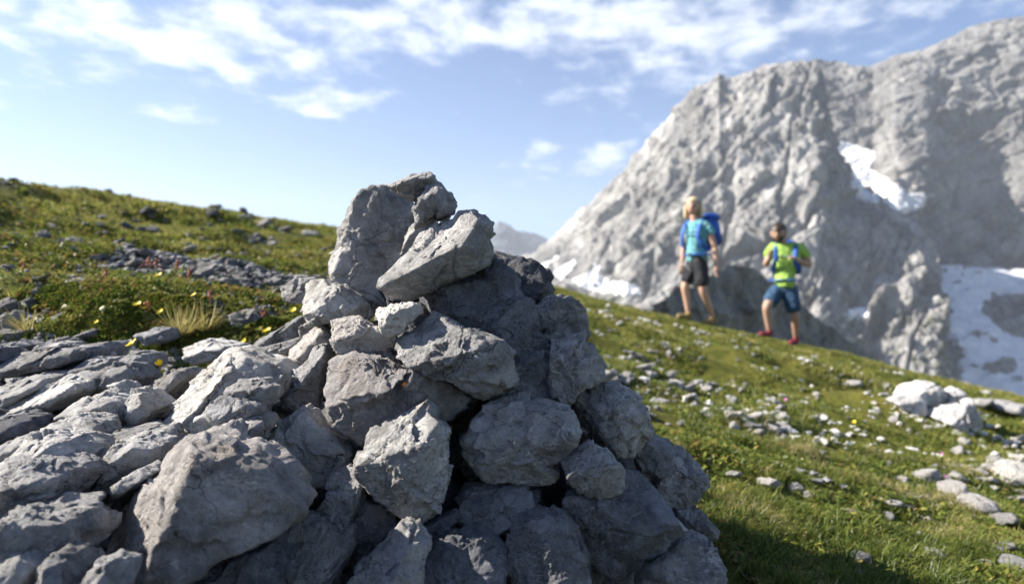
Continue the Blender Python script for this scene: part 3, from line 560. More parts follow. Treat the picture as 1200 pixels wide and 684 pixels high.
# boulders and slabs of the rubble to the left; depth given by hand
SG = 'slabs and boulders of the rubble left of the cairn'
SLB = [(-.25, -.35, .9, .42), (0, -.95, -.25, .72)]
left_rocks = [
 ("huge blurred foreground boulder, sunlit left face and shaded right face", [(98,622),(103,612),(118,597),(142,572),(180,550),(192,530),(215,514),(235,509),(262,518),(300,525),(325,540),(345,560),(366,582),(368,594),(350,612),(300,632),(262,646),(225,658),(195,676),(160,700),(120,704),(104,660)], .80, M_WARM, [(-.70,-.60,.38,.31),(.32,-.92,.20,.52),(0,-.8,-.6,.66)], .11),
 ("large ribbed pale boulder sloping down to the left beside the cairn", [(160,520),(176,508),(190,498),(205,475),(222,452),(240,430),(258,414),(280,409),(293,414),(325,424),(340,438),(336,458),(320,490),(305,530),(262,545),(230,540),(190,540)], 1.10, M_PALE, [(-.55,-.45,.7,.45),(.3,-.7,.6,.6)], .11),
 ("small flat stone lying on the ribbed boulder", [(266,456),(280,446),(310,445),(328,453),(326,469),(310,475),(278,469)], 1.0, M_GREY, [UP], .03),
 ("smooth grey stone stuck on the front of the ribbed boulder", [(248,480),(262,463),(290,467),(307,475),(310,484),(265,499),(251,492)], .97, M_GREY, [(-.2,-.8,.55,.6)], .03),
 ("shaded slab between the ribbed boulder and the foreground boulder", [(232,516),(260,500),(300,484),(318,487),(318,498),(300,524),(260,526)], .96, M_GREY, [UP], .05),
 ("dark-edged stone standing on edge beside a yellow flower", [(178,458),(190,442),(222,430),(229,438),(216,452),(198,472),(186,468)], 1.22, M_GREY, [(-.5,-.6,.6,.5)], .05),
 ("long flat slab below the mossy cushion", [(8,427),(30,412),(60,408),(117,403),(123,408),(121,419),(95,427),(50,437),(38,438),(9,433)], 1.36, M_GREY, SLB, .12),
 ("broad slab at the left edge leaning over its neighbour", [(-30,478),(0,452),(45,438),(70,441),(74,450),(42,470),(0,484)], 1.22, M_GREY, SLB, .10),
 ("tilted slab with a bright streak at the left", [(15,478),(58,456),(80,441),(116,443),(119,452),(84,475),(45,483)], 1.19, M_GREY, [(-.35,-.4,.85,.45)], .09),
 ("dark slab cut by the left edge at mid height", [(-30,498),(0,489),(15,485),(42,491),(44,503),(15,518),(-20,526)], 1.06, M_SHADED, SLB, .07),
 ("pointed flat stone in the middle of the rubble", [(89,484),(108,462),(120,457),(153,467),(157,478),(130,487),(108,490)], 1.10, M_PALE, SLB, .07),
 ("blocky grey stone with a flat top below the pointed stone", [(62,512),(66,497),(95,484),(128,494),(136,509),(105,522),(65,520)], 1.0, M_GREY, [(-.1,-.5,.85,.55)], .06),
 ("upright wedge stone left of the ribbed boulder", [(149,487),(161,457),(176,459),(193,476),(174,495),(155,493)], 1.10, M_GREY, [(-.4,-.7,.5,.6)], .05),
 ("small leaning stone behind the upright wedge", [(133,450),(145,446),(164,460),(156,473),(141,462)], 1.15, M_PALE, [], .03),
 ("rounded stone cluster piece under the yellow flower", [(115,444),(140,424),(160,426),(176,440),(162,454),(125,456)], 1.24, M_GREY, [UP], .06),
 ("knobbly stone behind the rounded one", [(96,434),(107,421),(138,419),(144,430),(112,443)], 1.32, M_GREY, [UP], .05),
 ("lumpy stone just right of the first yellow flower", [(148,421),(160,411),(184,413),(188,428),(160,433)], 1.33, M_GREY, [UP], .05),
 ("small pale stone at the end of the long slab", [(121,408),(140,405),(147,412),(141,423),(121,422)], 1.42, M_PALE, [UP], .05),
 ("dark stone cut by the left edge beside the long slab", [(-25,408),(8,407),(13,421),(-15,436)], 1.34, M_SHADED, [UP], .06),
 ("pale flat stone behind the ribbed boulder near the dry grass", [(223,408),(240,398),(282,404),(284,413),(238,425),(229,417)], 1.42, M_PALE, SLB, .07),
 ("rough stone at the foot of the dry grass tuft", [(170,391),(185,383),(201,385),(204,397),(180,403)], 1.62, M_GREY, [UP], .05),
 ("small tilted flake above the long slab", [(8,411),(30,399),(42,404),(18,416)], 1.48, M_GREY, [], .04),
 ("thin slab tucked under the mossy cushion", [(43,407),(70,400),(90,401),(90,408),(50,412)], 1.50, M_GREY, [UP], .06),
 ("small stone cut low by the left edge slab", [(3,532),(25,512),(50,505),(52,520),(27,537)], .98, M_GREY, [UP], .05),
 ("blurred pale boulder at the left edge, rear of the pair", [(-20,552),(35,525),(62,509),(95,509),(115,528),(108,547),(85,556),(50,556),(0,570)], .88, M_PALE, [(-.45,-.35,.8,.5)], .08),
 ("blurred rounded boulder at the left edge, front of the pair", [(-30,610),(-20,562),(0,545),(45,537),(92,547),(98,560),(82,584),(50,606),(10,612)], .80, M_PALE, [(-.5,-.4,.75,.5),(.2,-.8,-.5,.6)], .07),
 ("striated boulder behind the huge foreground boulder", [(93,556),(108,535),(150,514),(170,511),(196,519),(196,535),(160,556),(132,588),(108,600),(90,584)], .90, M_GREY, [(-.45,-.4,.8,.5),(.4,-.85,-.3,.55)], .08),
 ("flat stone behind the striated boulder", [(101,521),(110,511),(150,503),(176,501),(176,514),(140,523),(120,528)], 1.0, M_GREY, [UP], .06),
 ("chunky stone against the foot of the ribbed boulder", [(168,506),(180,500),(198,509),(200,526),(178,538),(160,532)], .97, M_GREY, [UP], .05),
 ("dark blurred boulder at the bottom left corner", [(-30,670),(-20,612),(10,600),(35,596),(95,602),(101,615),(98,652),(60,662),(20,680)], .72, M_GREY, [(-.6,-.4,.7,.6),(.3,-.9,.1,.6)], .07),
 ("small ridge-backed stone at the bottom left", [(22,700),(68,645),(86,651),(96,666),(98,712),(40,718)], .66, M_GREY, [(-.8,-.5,.2,.3)], .05),
 ("sunlit lump in the bottom left corner", [(-30,700),(-20,668),(0,655),(40,640),(58,658),(30,706),(-10,712)], .68, M_PALE, [(-.5,-.4,.75,.6)], .04),
 ("blurred stone under the left end of the foreground boulder", [(92,700),(108,662),(137,652),(144,668),(142,710),(100,716)], .66, M_PALE, [(-.5,-.5,.7,.6)], .04),
 ("thin flake against the foreground boulder", [(138,566),(172,545),(186,552),(145,580)], .83, M_GREY, [], .03),
 ("dark stone in the shadow under the foreground boulder", [(212,712),(235,664),(290,640),(322,632),(336,662),(322,712)], .84, M_SHADED, [], .06),
]
for i, (lab, pts, dep, mat, pls, T) in enumerate(left_rocks):
    p = np.array(pts, float)/F*dep; ar = abs(.5*np.sum(p[:, 0]*np.roll(p[:, 1], -1)-p[:, 1]*np.roll(p[:, 0], -1)))
    traced_rock(lab, pts, dep, mat, pls, T=T, level=6 if ar > .004 else 5, seed=300+i, group=SG, nrand=9, cracks=1, grow=1.02, rough=1.1)

# orange speck on the big central stone
# ---- reusable small stones
def gen_poly(rg, flat=.6):
    n = rg.integers(6, 10); a = np.sort(rg.random(n)*.5+np.arange(n))/n*6.283; r = rg.uniform(.75, 1.15, n)
    return np.stack([np.cos(a)*r, np.sin(a)*r*flat], -1)
def variants(k, mat, flat, seed, level=4):
    out = []
    for i in range(k):
        rg = np.random.default_rng(seed+i)
        out.append(rock_mesh('stone', gen_poly(rg, flat*rg.uniform(.75, 1.25)), rg.uniform(.5, 1.1), [], level, seed+i, mat, nrand=12, cracks=0, rough=1.4))
    return out
V_GREY = variants(7, M_GREY, .42, 700, 5)+variants(2, M_SHADED, .5, 720, 5)+variants(3, M_PALE, .36, 740, 5)
V_WHITE = variants(8, M_WHITE, .42, 760)+variants(2, M_PALE, .4, 775, 4)
V_CORE = variants(5, M_SHADED, .75, 780, 5)+variants(3, M_GREY, .75, 790, 5)
def put(vs, name, x, y, z, s, label, group, cat='stone', tilt=.35):
    o = bpy.data.objects.new(name, vs[rng.integers(len(vs))]); COL.objects.link(o)
    o.location = (x, y, z); o.scale = (s, s*rng.uniform(.8, 1.1), s*rng.uniform(.75, 1.1))
    o.rotation_euler = (rng.normal()*tilt, rng.normal()*tilt, rng.random()*6.28)
    o['label'] = label; o['category'] = cat; o['group'] = group
    return o
# core of the cairn: dark stones seen only through the gaps, and the pile's far side
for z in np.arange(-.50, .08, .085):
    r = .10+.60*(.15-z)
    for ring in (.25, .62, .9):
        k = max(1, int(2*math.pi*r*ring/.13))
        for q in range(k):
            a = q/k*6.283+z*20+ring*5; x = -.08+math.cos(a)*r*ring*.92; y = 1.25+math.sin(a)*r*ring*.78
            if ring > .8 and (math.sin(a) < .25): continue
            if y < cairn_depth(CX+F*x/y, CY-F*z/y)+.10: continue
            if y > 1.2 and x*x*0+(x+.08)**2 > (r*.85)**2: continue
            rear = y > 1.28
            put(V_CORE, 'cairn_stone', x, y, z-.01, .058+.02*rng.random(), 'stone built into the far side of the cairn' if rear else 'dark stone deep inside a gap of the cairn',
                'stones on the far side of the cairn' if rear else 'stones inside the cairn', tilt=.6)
# rubble fill on the left
k = 0
for yy in np.arange(.62, 1.74, .07):
    for xx in np.arange(-1.35, .05, .085):
        x = xx+rng.normal()*.03; y = yy+rng.normal()*.025
        if y < .75 and x > -.35: continue
        if abs(x/y) > .95: continue
        if x > -.12-.1*(y > 1.3): continue
        if k >= 215: break
        z = float(terrain(x, y))
        s = .014+.030*rng.random()**1.5
        put(V_GREY, 'rubble_stone', x, y, z+s*.25, s, 'small grey stone filling the rubble between the slabs left of the cairn', 'small stones in the near rubble'); k += 1
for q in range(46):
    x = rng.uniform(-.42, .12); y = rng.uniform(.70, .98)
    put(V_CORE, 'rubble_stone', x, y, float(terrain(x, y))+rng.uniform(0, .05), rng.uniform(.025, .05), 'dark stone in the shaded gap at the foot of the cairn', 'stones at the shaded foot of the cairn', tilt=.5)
# stones in the left bands of rubble (mid distance)
def scatter_px(n, box, vs, name, label, group, smin, smax, cond=None, lift=.38, sc=1.0):
    c = 0; tries = 0
    while c < n and tries < n*30:
        tries += 1
        px = rng.uniform(box[0], box[2]); py = rng.uniform(box[1], box[3])
        d = depth_on_terrain(px, py)
        if d > 18: continue
        x = (px-CX)/F*d
        if cond is not None and not cond(x, d): continue
        s = (smin+(smax-smin)*rng.random()**1.8)*d/F*.5
        put(vs, name, x, d, float(terrain(x, d))+s*lift*rng.uniform(.3, 1.1), s, label, group); c += 1
inband = lambda x, y: float(scree_mask(np.array([x]), np.array([y]))[0]) > .35
LG = 'stones in the rubble bands of the left slope'
scatter_px(24, (40, 325, 170, 348), V_GREY, 'slope_stone', 'grey stone in the rubble band above the mossy cushion', LG, 10, 26)
scatter_px(50, (210, 318, 400, 352), V_GREY, 'slope_stone', 'blurred grey stone in the rubble field left of the cairn shoulder', LG, 7, 20)
scatter_px(40, (180, 288, 400, 320), V_GREY, 'slope_stone', 'small blurred stone in the upper rubble band left of the cairn', LG, 6, 16)
scatter_px(26, (60, 250, 260, 290), V_GREY, 'slope_stone', 'faint grey stone high in the terraced grass', LG, 8, 22)
scatter_px(24, (0, 360, 60, 400), V_GREY, 'slope_stone', 'flat grey stone at the left end of the mossy cushion', LG, 14, 36)
scatter_px(22, (240, 355, 340, 385), V_GREY, 'slope_stone', 'grey stone among the flowers left of the pile', LG, 10, 28)
scatter_px(95, (0, 245, 420, 395), V_GREY, 'slope_stone', 'flat grey stone in the bare bands of the left slope', LG, 6, 26, cond=inband)
for px, py, w, lab in [(127, 221, 13, 'dark stone standing on the skyline, nearer the middle of the left ridge'), (17, 205, 15, 'dark stone standing on the skyline at the far left'), (252, 241, 22, 'flat grey outcrop on the left skyline'), (285, 249, 14, 'low stone on the skyline right of the flat outcrop'), (150, 226, 10, 'small bump of stone on the skyline')]:
    ys_ = np.geomspace(4, 30, 400); d = float(ys_[(terrain((px-CX)/F*ys_, ys_)/ys_).argmax()]); x = (px-CX)/F*d; s = w*d/F*.36
    zt = float(terrain(x, d)); put(V_GREY, 'skyline_stone', x, d, zt+s*.22, s, lab, 'stones on the skyline', tilt=.15)

# pale stones on the right slope
WG = 'pale stones scattered over the grass slope'
scatter_px(62, (705, 408, 790, 452), V_WHITE, 'pale_stone', 'white stone in the heap of rubble close right of the cairn', WG, 7, 20)
scatter_px(48, (752, 448, 900, 500), V_WHITE, 'pale_stone', 'white stone in the rubble trail running right below the heap', WG, 8, 22)
scatter_px(34, (850, 468, 925, 520), V_WHITE, 'pale_stone', 'white stone in the cluster at the middle of the slope', WG, 9, 26)
scatter_px(34, (1040, 540, 1200, 600), V_WHITE, 'pale_stone', 'white stone in the long band at the right edge', WG, 8, 26)
scatter_px(14, (1120, 520, 1200, 570), V_WHITE, 'pale_stone', 'white stone near the right edge above the long band', WG, 9, 28)
scatter_px(40, (700, 400, 1200, 684), V_WHITE, 'pale_stone', 'lone white stone lying in the open grass', WG, 6, 17)
scatter_px(24, (640, 350, 880, 395), V_WHITE, 'pale_stone', 'distant white stone near the path of the woman', WG, 4, 12)
for px, py, w, vs, lab in [(900, 567, 34, V_WHITE, 'white wedge stone at the edge of the cairn shadow'), (932, 572, 26, V_WHITE, 'round white stone right of the wedge stone'), (948, 580, 18, V_WHITE, 'small white stone touching the round white stone'),
        (992, 600, 28, V_WHITE, 'upright white stone with a dark shadow'), (1044, 590, 28, V_WHITE, 'isolated round white stone in sunlit grass'), (1041, 605, 20, V_WHITE, 'small flat stone just below the isolated round stone'),
        (1003, 655, 52, V_GREY, 'large grey stone in the cairn shadow'), (1000, 676, 34, V_WHITE, 'grey-white stone below the large grey stone at the bottom'), (925, 662, 34, V_GREY, 'flat grey stone at the bottom in shadow'),
        (966, 633, 16, V_WHITE, 'small stone in the dark grass'), (1065, 653, 26, V_GREY, 'half-buried grey stone at the shadow border'), (1190, 663, 38, V_WHITE, 'smooth white stone in the bottom right corner'),
        (1095, 650, 34, M_WARM, 'half-buried brownish stone at the lower right'), (1175, 610, 44, V_WHITE, 'white stone near the right edge, two thirds down'), (1120, 578, 46, V_WHITE, 'long white slab in the grass on the right'), (1145, 592, 50, V_WHITE, 'second long white slab continuing the line'), (1085, 560, 40, V_WHITE, 'white slab at the start of the line of slabs'),
        (1185, 480, 40, V_WHITE, 'white block by the right edge beyond the rock group'), (1150, 474, 30, V_WHITE, 'low white stone just right of the rock group'), (1185, 555, 50, V_WHITE, 'tall white stone at the right edge'), (860, 556, 24, V_WHITE, 'pale stone beside the right flank of the cairn'), (1180, 640, 30, V_WHITE, 'small pale stone near the right border'),
        (755, 347, 36, V_GREY, 'grey boulder on the skyline left of the woman'), (735, 350, 20, V_GREY, 'small grey boulder on the skyline beside the bigger one')]:
    if vs is M_WARM: vs = [V_WHITE[0]]
    d = depth_on_terrain(px, py+w*.15) if py > 360 else 10.5
    x = (px-CX)/F*d; s = w*d/F*.44
    o = put(vs, 'pale_stone' if vs is not V_GREY else 'grey_stone', x, d, float(terrain(x, d))+s*.42, s, lab, WG, tilt=.15)
# group of white boulders
DG = depth_on_terrain(1095, 497); print('boulder group depth', DG)
GG = 'white boulder group on the slope below the man'
def wr(lab, pts, dd, pls, seed):
    traced_rock(lab, pts, DG+.1+dd, M_WHITE, pls, level=5, seed=seed, group=GG, name='white_boulder', cat='boulder', cracks=0, rough=.9)
wr('broad white boulder at the back left of the boulder group', [(1055,463),(1062,452),(1075,446),(1088,448),(1104,460),(1106,470),(1092,474),(1060,470)], .15, [UP], 501)
wr('flat white boulder at the front left of the boulder group', [(1042,468),(1060,464),(1082,470),(1085,482),(1078,487),(1058,480)], .0, [UP], 502)
wr('small white boulder at the top right of the boulder group', [(1105,462),(1118,453),(1128,462),(1124,474),(1106,476)], .12, [UP], 503)
wr('pointed white boulder at the front right of the boulder group', [(1098,490),(1104,480),(1122,472),(1132,486),(1138,500),(1132,506),(1115,502)], -.12, [(-.6,-.6,.5,.5),(.8,-.5,.1,.5)], 504)
wr('shaded boulder filling the middle of the boulder group', [(1080,478),(1100,474),(1125,472),(1130,490),(1100,494),(1084,486)], .12, [], 505)
wr('shaded boulder at the right end of the boulder group', [(1122,468),(1134,466),(1140,482),(1150,500),(1140,508),(1128,500)], .08, [FR], 506)
# ------------------------------------------------------------------ turf: blades and small leaves, one uncountable mass
def leaf_mat(name, cols, trans=.45):
    m, t = newmat(name)
    a = t('ShaderNodeAttribute', attribute_name='tint').outputs['Fac']
    r = t('ShaderNodeValToRGB', {0: a}); cr = r.color_ramp
    while len(cr.elements) < len(cols): cr.elements.new(.5)
    for e, (p, c) in zip(cr.elements, cols): e.position = p; e.color = (*c, 1)
    d = t('ShaderNodeBsdfDiffuse', {'Color': r.outputs[0], 'Roughness': .5}); tr = t('ShaderNodeBsdfTranslucent', {'Color': r.outputs[0]})
    g = t('ShaderNodeBsdfGlossy', {'Color': (1, 1, 1, 1), 'Roughness': .45})
    m1 = t('ShaderNodeMixShader', {0: trans, 1: d.outputs[0], 2: tr.outputs[0]}); m2 = t('ShaderNodeMixShader', {0: .018, 1: m1.outputs[0], 2: g.outputs[0]})
    t('ShaderNodeOutputMaterial', {'Surface': m2.outputs[0]}); return m
M_BLADE = leaf_mat('grass_blade', [(0, (.05, .072, .015)), (.32, (.118, .165, .03)), (.6, (.215, .24, .05)), (.82, (.35, .31, .095)), (1, (.44, .38, .21))])
M_LEAF = leaf_mat('herb_leaf', [(0, (.035, .065, .016)), (.4, (.085, .13, .024)), (.7, (.17, .20, .036)), (.88, (.28, .26, .06)), (1, (.26, .15, .06))], .3)
def blades(x, y, z, h, w, lean, tint, name, label, mat, az=None):
    n = len(x); az = rng.random(n)*6.283 if az is None else az
    la = rng.random(n)*6.283; lx = np.cos(la)*lean*h; ly = np.sin(la)*lean*h
    lx = lx+.12*h; dx = np.cos(az)*w*.5; dy = np.sin(az)*w*.5
    B = np.stack([x, y, z-.004], -1); M = B+np.stack([lx*.35, ly*.35, h*.62], -1); T = B+np.stack([lx, ly, h*(1-.35*np.minimum(lean, 1.2)**2)], -1)
    D = np.stack([dx, dy, 0*dx], -1)
    V = np.stack([B-D, B+D, M-D*.8, M+D*.8, T], 1).reshape(-1, 3)
    i = np.arange(n)*5
    q = np.stack([i, i+1, i+3, i+2], -1); t3 = np.stack([i+2, i+3, i+4], -1)
    me = mesh_np(name, V, quads=q, tris=t3, smooth=False)
    attr(me, 'tint', np.repeat(np.clip(tint, 0, 1), 5))
    return link(name, me, mat, kind='stuff', label=label, cat='grass')
def polar(n, rmin, rmax, umax=.98, p=1.0, umin=None):
    r = rmin*(rmax/rmin)**(rng.random(n)**p); a = rng.uniform(-math.atan(umax) if umin is None else math.atan(umin), math.atan(umax), n)
    return np.sin(a)*r, np.cos(a)*r, r
def keep_turf(x, y, thr=.5):
    m = scree_mask(x, y); P = np.stack([x, y, 0*x], -1)
    bare = fbm(P*np.array([2.2, 3.5, 1])+77, 3)
    cair = ((x+.05)**2/.52**2+(y-1.15)**2/.45**2) < 1
    return (m < thr+rng.normal(size=len(x))*.12) & ~cair & (bare > -.42+.0*x)
def patch(x, y, f, s): return fbm(np.stack([x*f, y*f*1.5, 0*x], -1)+s, 3)
# fine grass
x, y, r = polar(420000, 1.05, 19); k = keep_turf(x, y); x, y, r = x[k], y[k], r[k]
z = terrain(x, y); cl = patch(x, y, 2.6, 3); cl2 = patch(x, y, .8, 8); far = sstep(r, 3, 9)
k = (cl+rng.normal(size=len(x))*.25) > -.12-.3*far; x, y, z, r, cl, cl2, far = (a[k] for a in (x, y, z, r, cl, cl2, far))
h = (.010+.017*sstep(cl, -.1, .4))*(.6+.8*rng.random(len(x)))*(1+r*.06); w = (.0013+.0008*rng.random(len(x)))*(1+r*.62)
right = sstep(x/y, -.1, .2)
tint = .44+.34*cl2+.15*cl+rng.normal(size=len(x))*.15+.16*far
blades(x, y, z, h, w, .35+.7*rng.random(len(x)), tint, 'grass', 'short alpine grass covering the slope', M_BLADE)
x, y, r = polar(190000, 1.05, 3.2, .98, 1.0, .02); k = keep_turf(x, y); x, y, r = x[k], y[k], r[k]
pa = patch(x, y, 7, 91)+rng.normal(size=len(x))*.15; k = pa > -.1; x, y, r, pa = x[k], y[k], r[k], pa[k]
blades(x, y, terrain(x, y), (.012+.030*sstep(pa, 0, .6))*(.5+rng.random(len(x))), .0014+.0012*rng.random(len(x)), .5+.9*rng.random(len(x)), .45+.9*patch(x, y, 4, 55)+rng.normal(size=len(x))*.22, 'near_grass', 'mixed green and straw-coloured grass close to the cairn', M_BLADE)
# longer tufts
def tufts(n, rmin, rmax, name, label, hh, umin=None, umax=.95, tb=.45, per=46):
    X, Y, R_ = polar(n, rmin, rmax, umax, 1.0, umin); k = keep_turf(X, Y, .4); X, Y, R_ = X[k], Y[k], R_[k]
    X, Y, R_ = (np.repeat(a, per) for a in (X, Y, R_)); n2 = len(X)
    rad = np.abs(rng.normal(size=n2))*.018; a = rng.random(n2)*6.283
    x = X+np.cos(a)*rad; y = Y+np.sin(a)*rad; z = terrain(x, y)
    h = hh*(.4+.8*rng.random(n2)); blades(x, y, z, h, (.0016)*(1+R_*.5), .3+rng.random(n2)*.9, tb+rng.normal(size=n2)*.18, name, label, M_BLADE)
tufts(520, 1.15, 9, 'grass_tufts', 'longer grass tufts rising out of the short turf', .045)
tufts(120, 1.15, 1.75, 'shadow_grass', 'grass at the right foot of the cairn with its shadow in the colour', .07, umin=.2, umax=.75, tb=.2)  # lower tint paints the cairn's shadow into the blades
# herb leaves
x, y, r = polar(260000, 1.05, 14); k = keep_turf(x, y, .55); x, y, r = x[k], y[k], r[k]
pl = patch(x, y, 3.4, 21)+rng.normal(size=len(x))*.12; k = pl > -.02; x, y, r, pl = x[k], y[k], r[k], pl[k]
n = len(x); z = terrain(x, y)+.004+rng.random(n)*(.008+.014*sstep(pl, 0, .4))
sz = (.0035+.0045*rng.random(n))*(1+r*.22)
az = rng.random(n)*6.283; tl = rng.normal(size=n)*.55
A = np.stack([np.cos(az), np.sin(az), .35+.5*tl], -1)*sz[:, None]; Bv = np.stack([-np.sin(az), np.cos(az), .5*rng.normal(size=n)], -1)*sz[:, None]*.42
C0 = np.stack([x, y, z], -1)
V = np.stack([C0-A, C0+Bv, C0+A, C0-Bv], 1).reshape(-1, 3); i = np.arange(n)*4
me = mesh_np('herb_leaves', V, quads=np.stack([i, i+1, i+2, i+3], -1), smooth=False)
attr(me, 'tint', np.repeat(np.clip(.42+.14*(x < 0)+pl*.5+rng.normal(size=n)*.2, 0, 1), 4))
link('ground_cover', me, M_LEAF, kind='stuff', label='small leafy herbs and moss between the grass', cat='ground cover')
# mossy cushions: domes of tiny leaves
def cushion(px0, px1, py, hh, seed, label):
    d = depth_on_terrain((px0+px1)/2, py); x0 = (px0-CX)/F*d; x1 = (px1-CX)/F*d; cx = (x0+x1)/2; a = (x1-x0)/2; n = 26000
    rg = np.random.default_rng(seed)
    u = rg.uniform(-1, 1, n); v = rg.uniform(-1, 1, n); k = u*u+v*v < 1; u, v = u[k], v[k]
    X = cx+u*a; Y = d+a*.28+v*a*.38
    H = hh*np.sqrt(np.clip(1-(u*u+v*v), 0, 1))**.7*(.65+.8*fbm(np.stack([X*11, Y*11, 0*X], -1), 3))
    Z = terrain(X, Y)+H-rg.random(len(X))**2*.02
    n = len(X); sz = (.0022+.0034*rg.random(n))*d; az = rg.random(n)*6.283
    A = np.stack([np.cos(az)*.8, np.sin(az)*.8, .2+.9*rg.random(n)], -1)*sz[:, None]; Bv = np.stack([-np.sin(az), np.cos(az), .5*rg.normal(size=n)], -1)*sz[:, None]*.35
    C0 = np.stack([X, Y, Z], -1); V = np.stack([C0-A*.4, C0+Bv, C0+A, C0-Bv], 1).reshape(-1, 3); i = np.arange(n)*4
    me = mesh_np('moss', V, quads=np.stack([i, i+1, i+2, i+3], -1), smooth=False)
    attr(me, 'tint', np.repeat(np.clip(.56+.25*fbm(C0*9, 2)+rg.normal(size=n)*.25, 0, 1), 4))
    link('moss_cushion', me, M_LEAF, kind='stuff', label=label, cat='moss')
cushion(28, 205, 402, .048, 1, 'mossy cushion above the long flat slab')
cushion(30, 160, 362, .045, 2, 'second mossy cushion behind the first')
cushion(150, 240, 380, .05, 3, 'leafy cushion left of the dry grass tuft')
cushion(290, 345, 388, .04, 4, 'herb patch beside the cairn shoulder')
# dry grass tuft
def dry_tuft(px, py, n, hh, label):
    d = depth_on_terrain(px, py); cx = (px-CX)/F*d; zt = float(terrain(cx, d))
    a = rng.random(n)*6.283; lean = rng.random(n)**.6*1.15; h = hh*(.5+.7*rng.random(n))
    w = .0011; seg = 5; V = []; 
    tt = np.linspace(0, 1, seg)
    X = cx+np.cos(a)*.015*rng.random(n); Y = d+np.sin(a)*.015*rng.random(n)
    out = (np.sin(tt[None]*1.5)*lean[:, None])*h[:, None]; up = h[:, None]*(tt[None]-.55*(lean[:, None]**1.2)*tt[None]**2.4)
    PX = X[:, None]+np.cos(a)[:, None]*out; PY = Y[:, None]+np.sin(a)[:, None]*out; PZ = zt+.005+up
    ww = w*(1-.8*tt)[None]; dx = -np.sin(a)[:, None]*ww; dy = np.cos(a)[:, None]*ww
    V = np.stack([np.stack([PX-dx, PY-dy, PZ], -1), np.stack([PX+dx, PY+dy, PZ], -1)], 2).reshape(-1, 3)
    i = (np.arange(n)*seg*2)[:, None]+np.arange(seg-1)[None]*2; i = i.ravel()
    me = mesh_np('dry_grass', V, quads=np.stack([i, i+1, i+3, i+2], -1), smooth=False)
    attr(me, 'tint', np.repeat(np.clip(.86+rng.normal(size=n)*.1, 0, 1), seg*2))
    link('dry_grass_tuft', me, M_BLADE, label=label, cat='grass tuft')
dry_tuft(214, 398, 230, .095, 'straw-coloured dry grass tuft arching over the rubble')
dry_tuft(240, 392, 120, .08, 'smaller dry tuft behind the pale flat stone')
dry_tuft(32, 392, 70, .08, 'sparse tuft at the left end of the mossy cushion')

# gravel: uncountable chips between the slabs and in the bare bands
def gravel(n=24000, mat=M_GREY, label='fine grey gravel and stone chips between the slabs', right=False):
    x, y, r = polar(n*5, .55, 7.5, .95); m = scree_mask(x, y); k = (m > .3) & ((y > 1.35) | (x < .3)); 
    far = patch(x, y, 3, 61) > .22; k = k | ((m < .3) & far & (y > 1.4) & (rng.random(len(x)) < .12) & (x > -9)); 
    if right: k = (x/y > .08) & (y > 1.3) & (m < .3) & (patch(x, y, 1.6, 61)+rng.normal(size=len(x))*.03 > .17)
    x, y, r = x[k][:n], y[k][:n], r[k][:n]; n = len(x)
    D, f = ico(1); nv = len(D); bases = np.stack([D*(1+.45*rng.normal(size=(nv, 1)).clip(-1, 1))*np.array((1, .8, .5)) for _ in range(12)])
    b = bases[rng.integers(12, size=n)]; a = rng.random(n)*6.283; ca, sa = np.cos(a)[:, None], np.sin(a)[:, None]
    sc = ((.005 if right else .0035)+(.012 if right else .012)*rng.random(n)**2.5)[:, None]*(1+r[:, None]*.16)
    X = (b[..., 0]*ca-b[..., 1]*sa)*sc+x[:, None]; Y = (b[..., 0]*sa+b[..., 1]*ca)*sc+y[:, None]; Z = b[..., 2]*sc+(terrain(x, y))[:, None]+sc*.3
    V = np.stack([X, Y, Z], -1).reshape(-1, 3); F3 = (f[None]+(np.arange(n)*nv)[:, None, None]).reshape(-1, 3)
    me = mesh_np('gravel', V, tris=F3, smooth=False); link('gravel', me, mat, kind='stuff', label=label, cat='gravel')
gravel()
gravel(4200, M_WHITE, 'small white stone chips sprinkled over the right slope', True)
# ------------------------------------------------------------------ flowers
M_YEL = plain('petal_yellow', (.80, .62, .02), .5); M_STEM = plain('stem_green', (.12, .19, .05), .6); M_RED = plain('seedhead_rust', (.38, .13, .07), .7)
M_PINK = plain('petal_pink', (.34, .10, .26), .5); M_CREAM = plain('bud_cream', (.62, .60, .38), .6); M_LEAFG = plain('leaf_green', (.08, .15, .03), .6); M_ORANGE = plain('lichen_orange', (.75, .22, .03), .7)
def tube(pts, r0, r1, k=6):
    pts = np.asarray(pts, float); n = len(pts); V = []; a = np.arange(k)/k*6.283
    for i, p in enumerate(pts):
        t = pts[min(i+1, n-1)]-pts[max(i-1, 0)]; t /= np.linalg.norm(t)+1e-9
        s = np.cross(t, (0, 1, .2)); s /= np.linalg.norm(s)+1e-9; b = np.cross(t, s); r = r0+(r1-r0)*i/(n-1)
        V.append(p+r*(np.cos(a)[:, None]*s+np.sin(a)[:, None]*b))
    V = np.concatenate(V); q = [(i*k+j, i*k+(j+1) % k, (i+1)*k+(j+1) % k, (i+1)*k+j) for i in range(n-1) for j in range(k)]
    return V, q
def pyobj(name, V, F_, mat, parent=None, smooth=True, **kw):
    me = bpy.data.meshes.new(name); me.from_pydata([tuple(v) for v in V], [], [tuple(f) for f in F_]); me.update()
    for p in me.polygons: p.use_smooth = smooth
    return link(name, me, mat, parent, **kw)
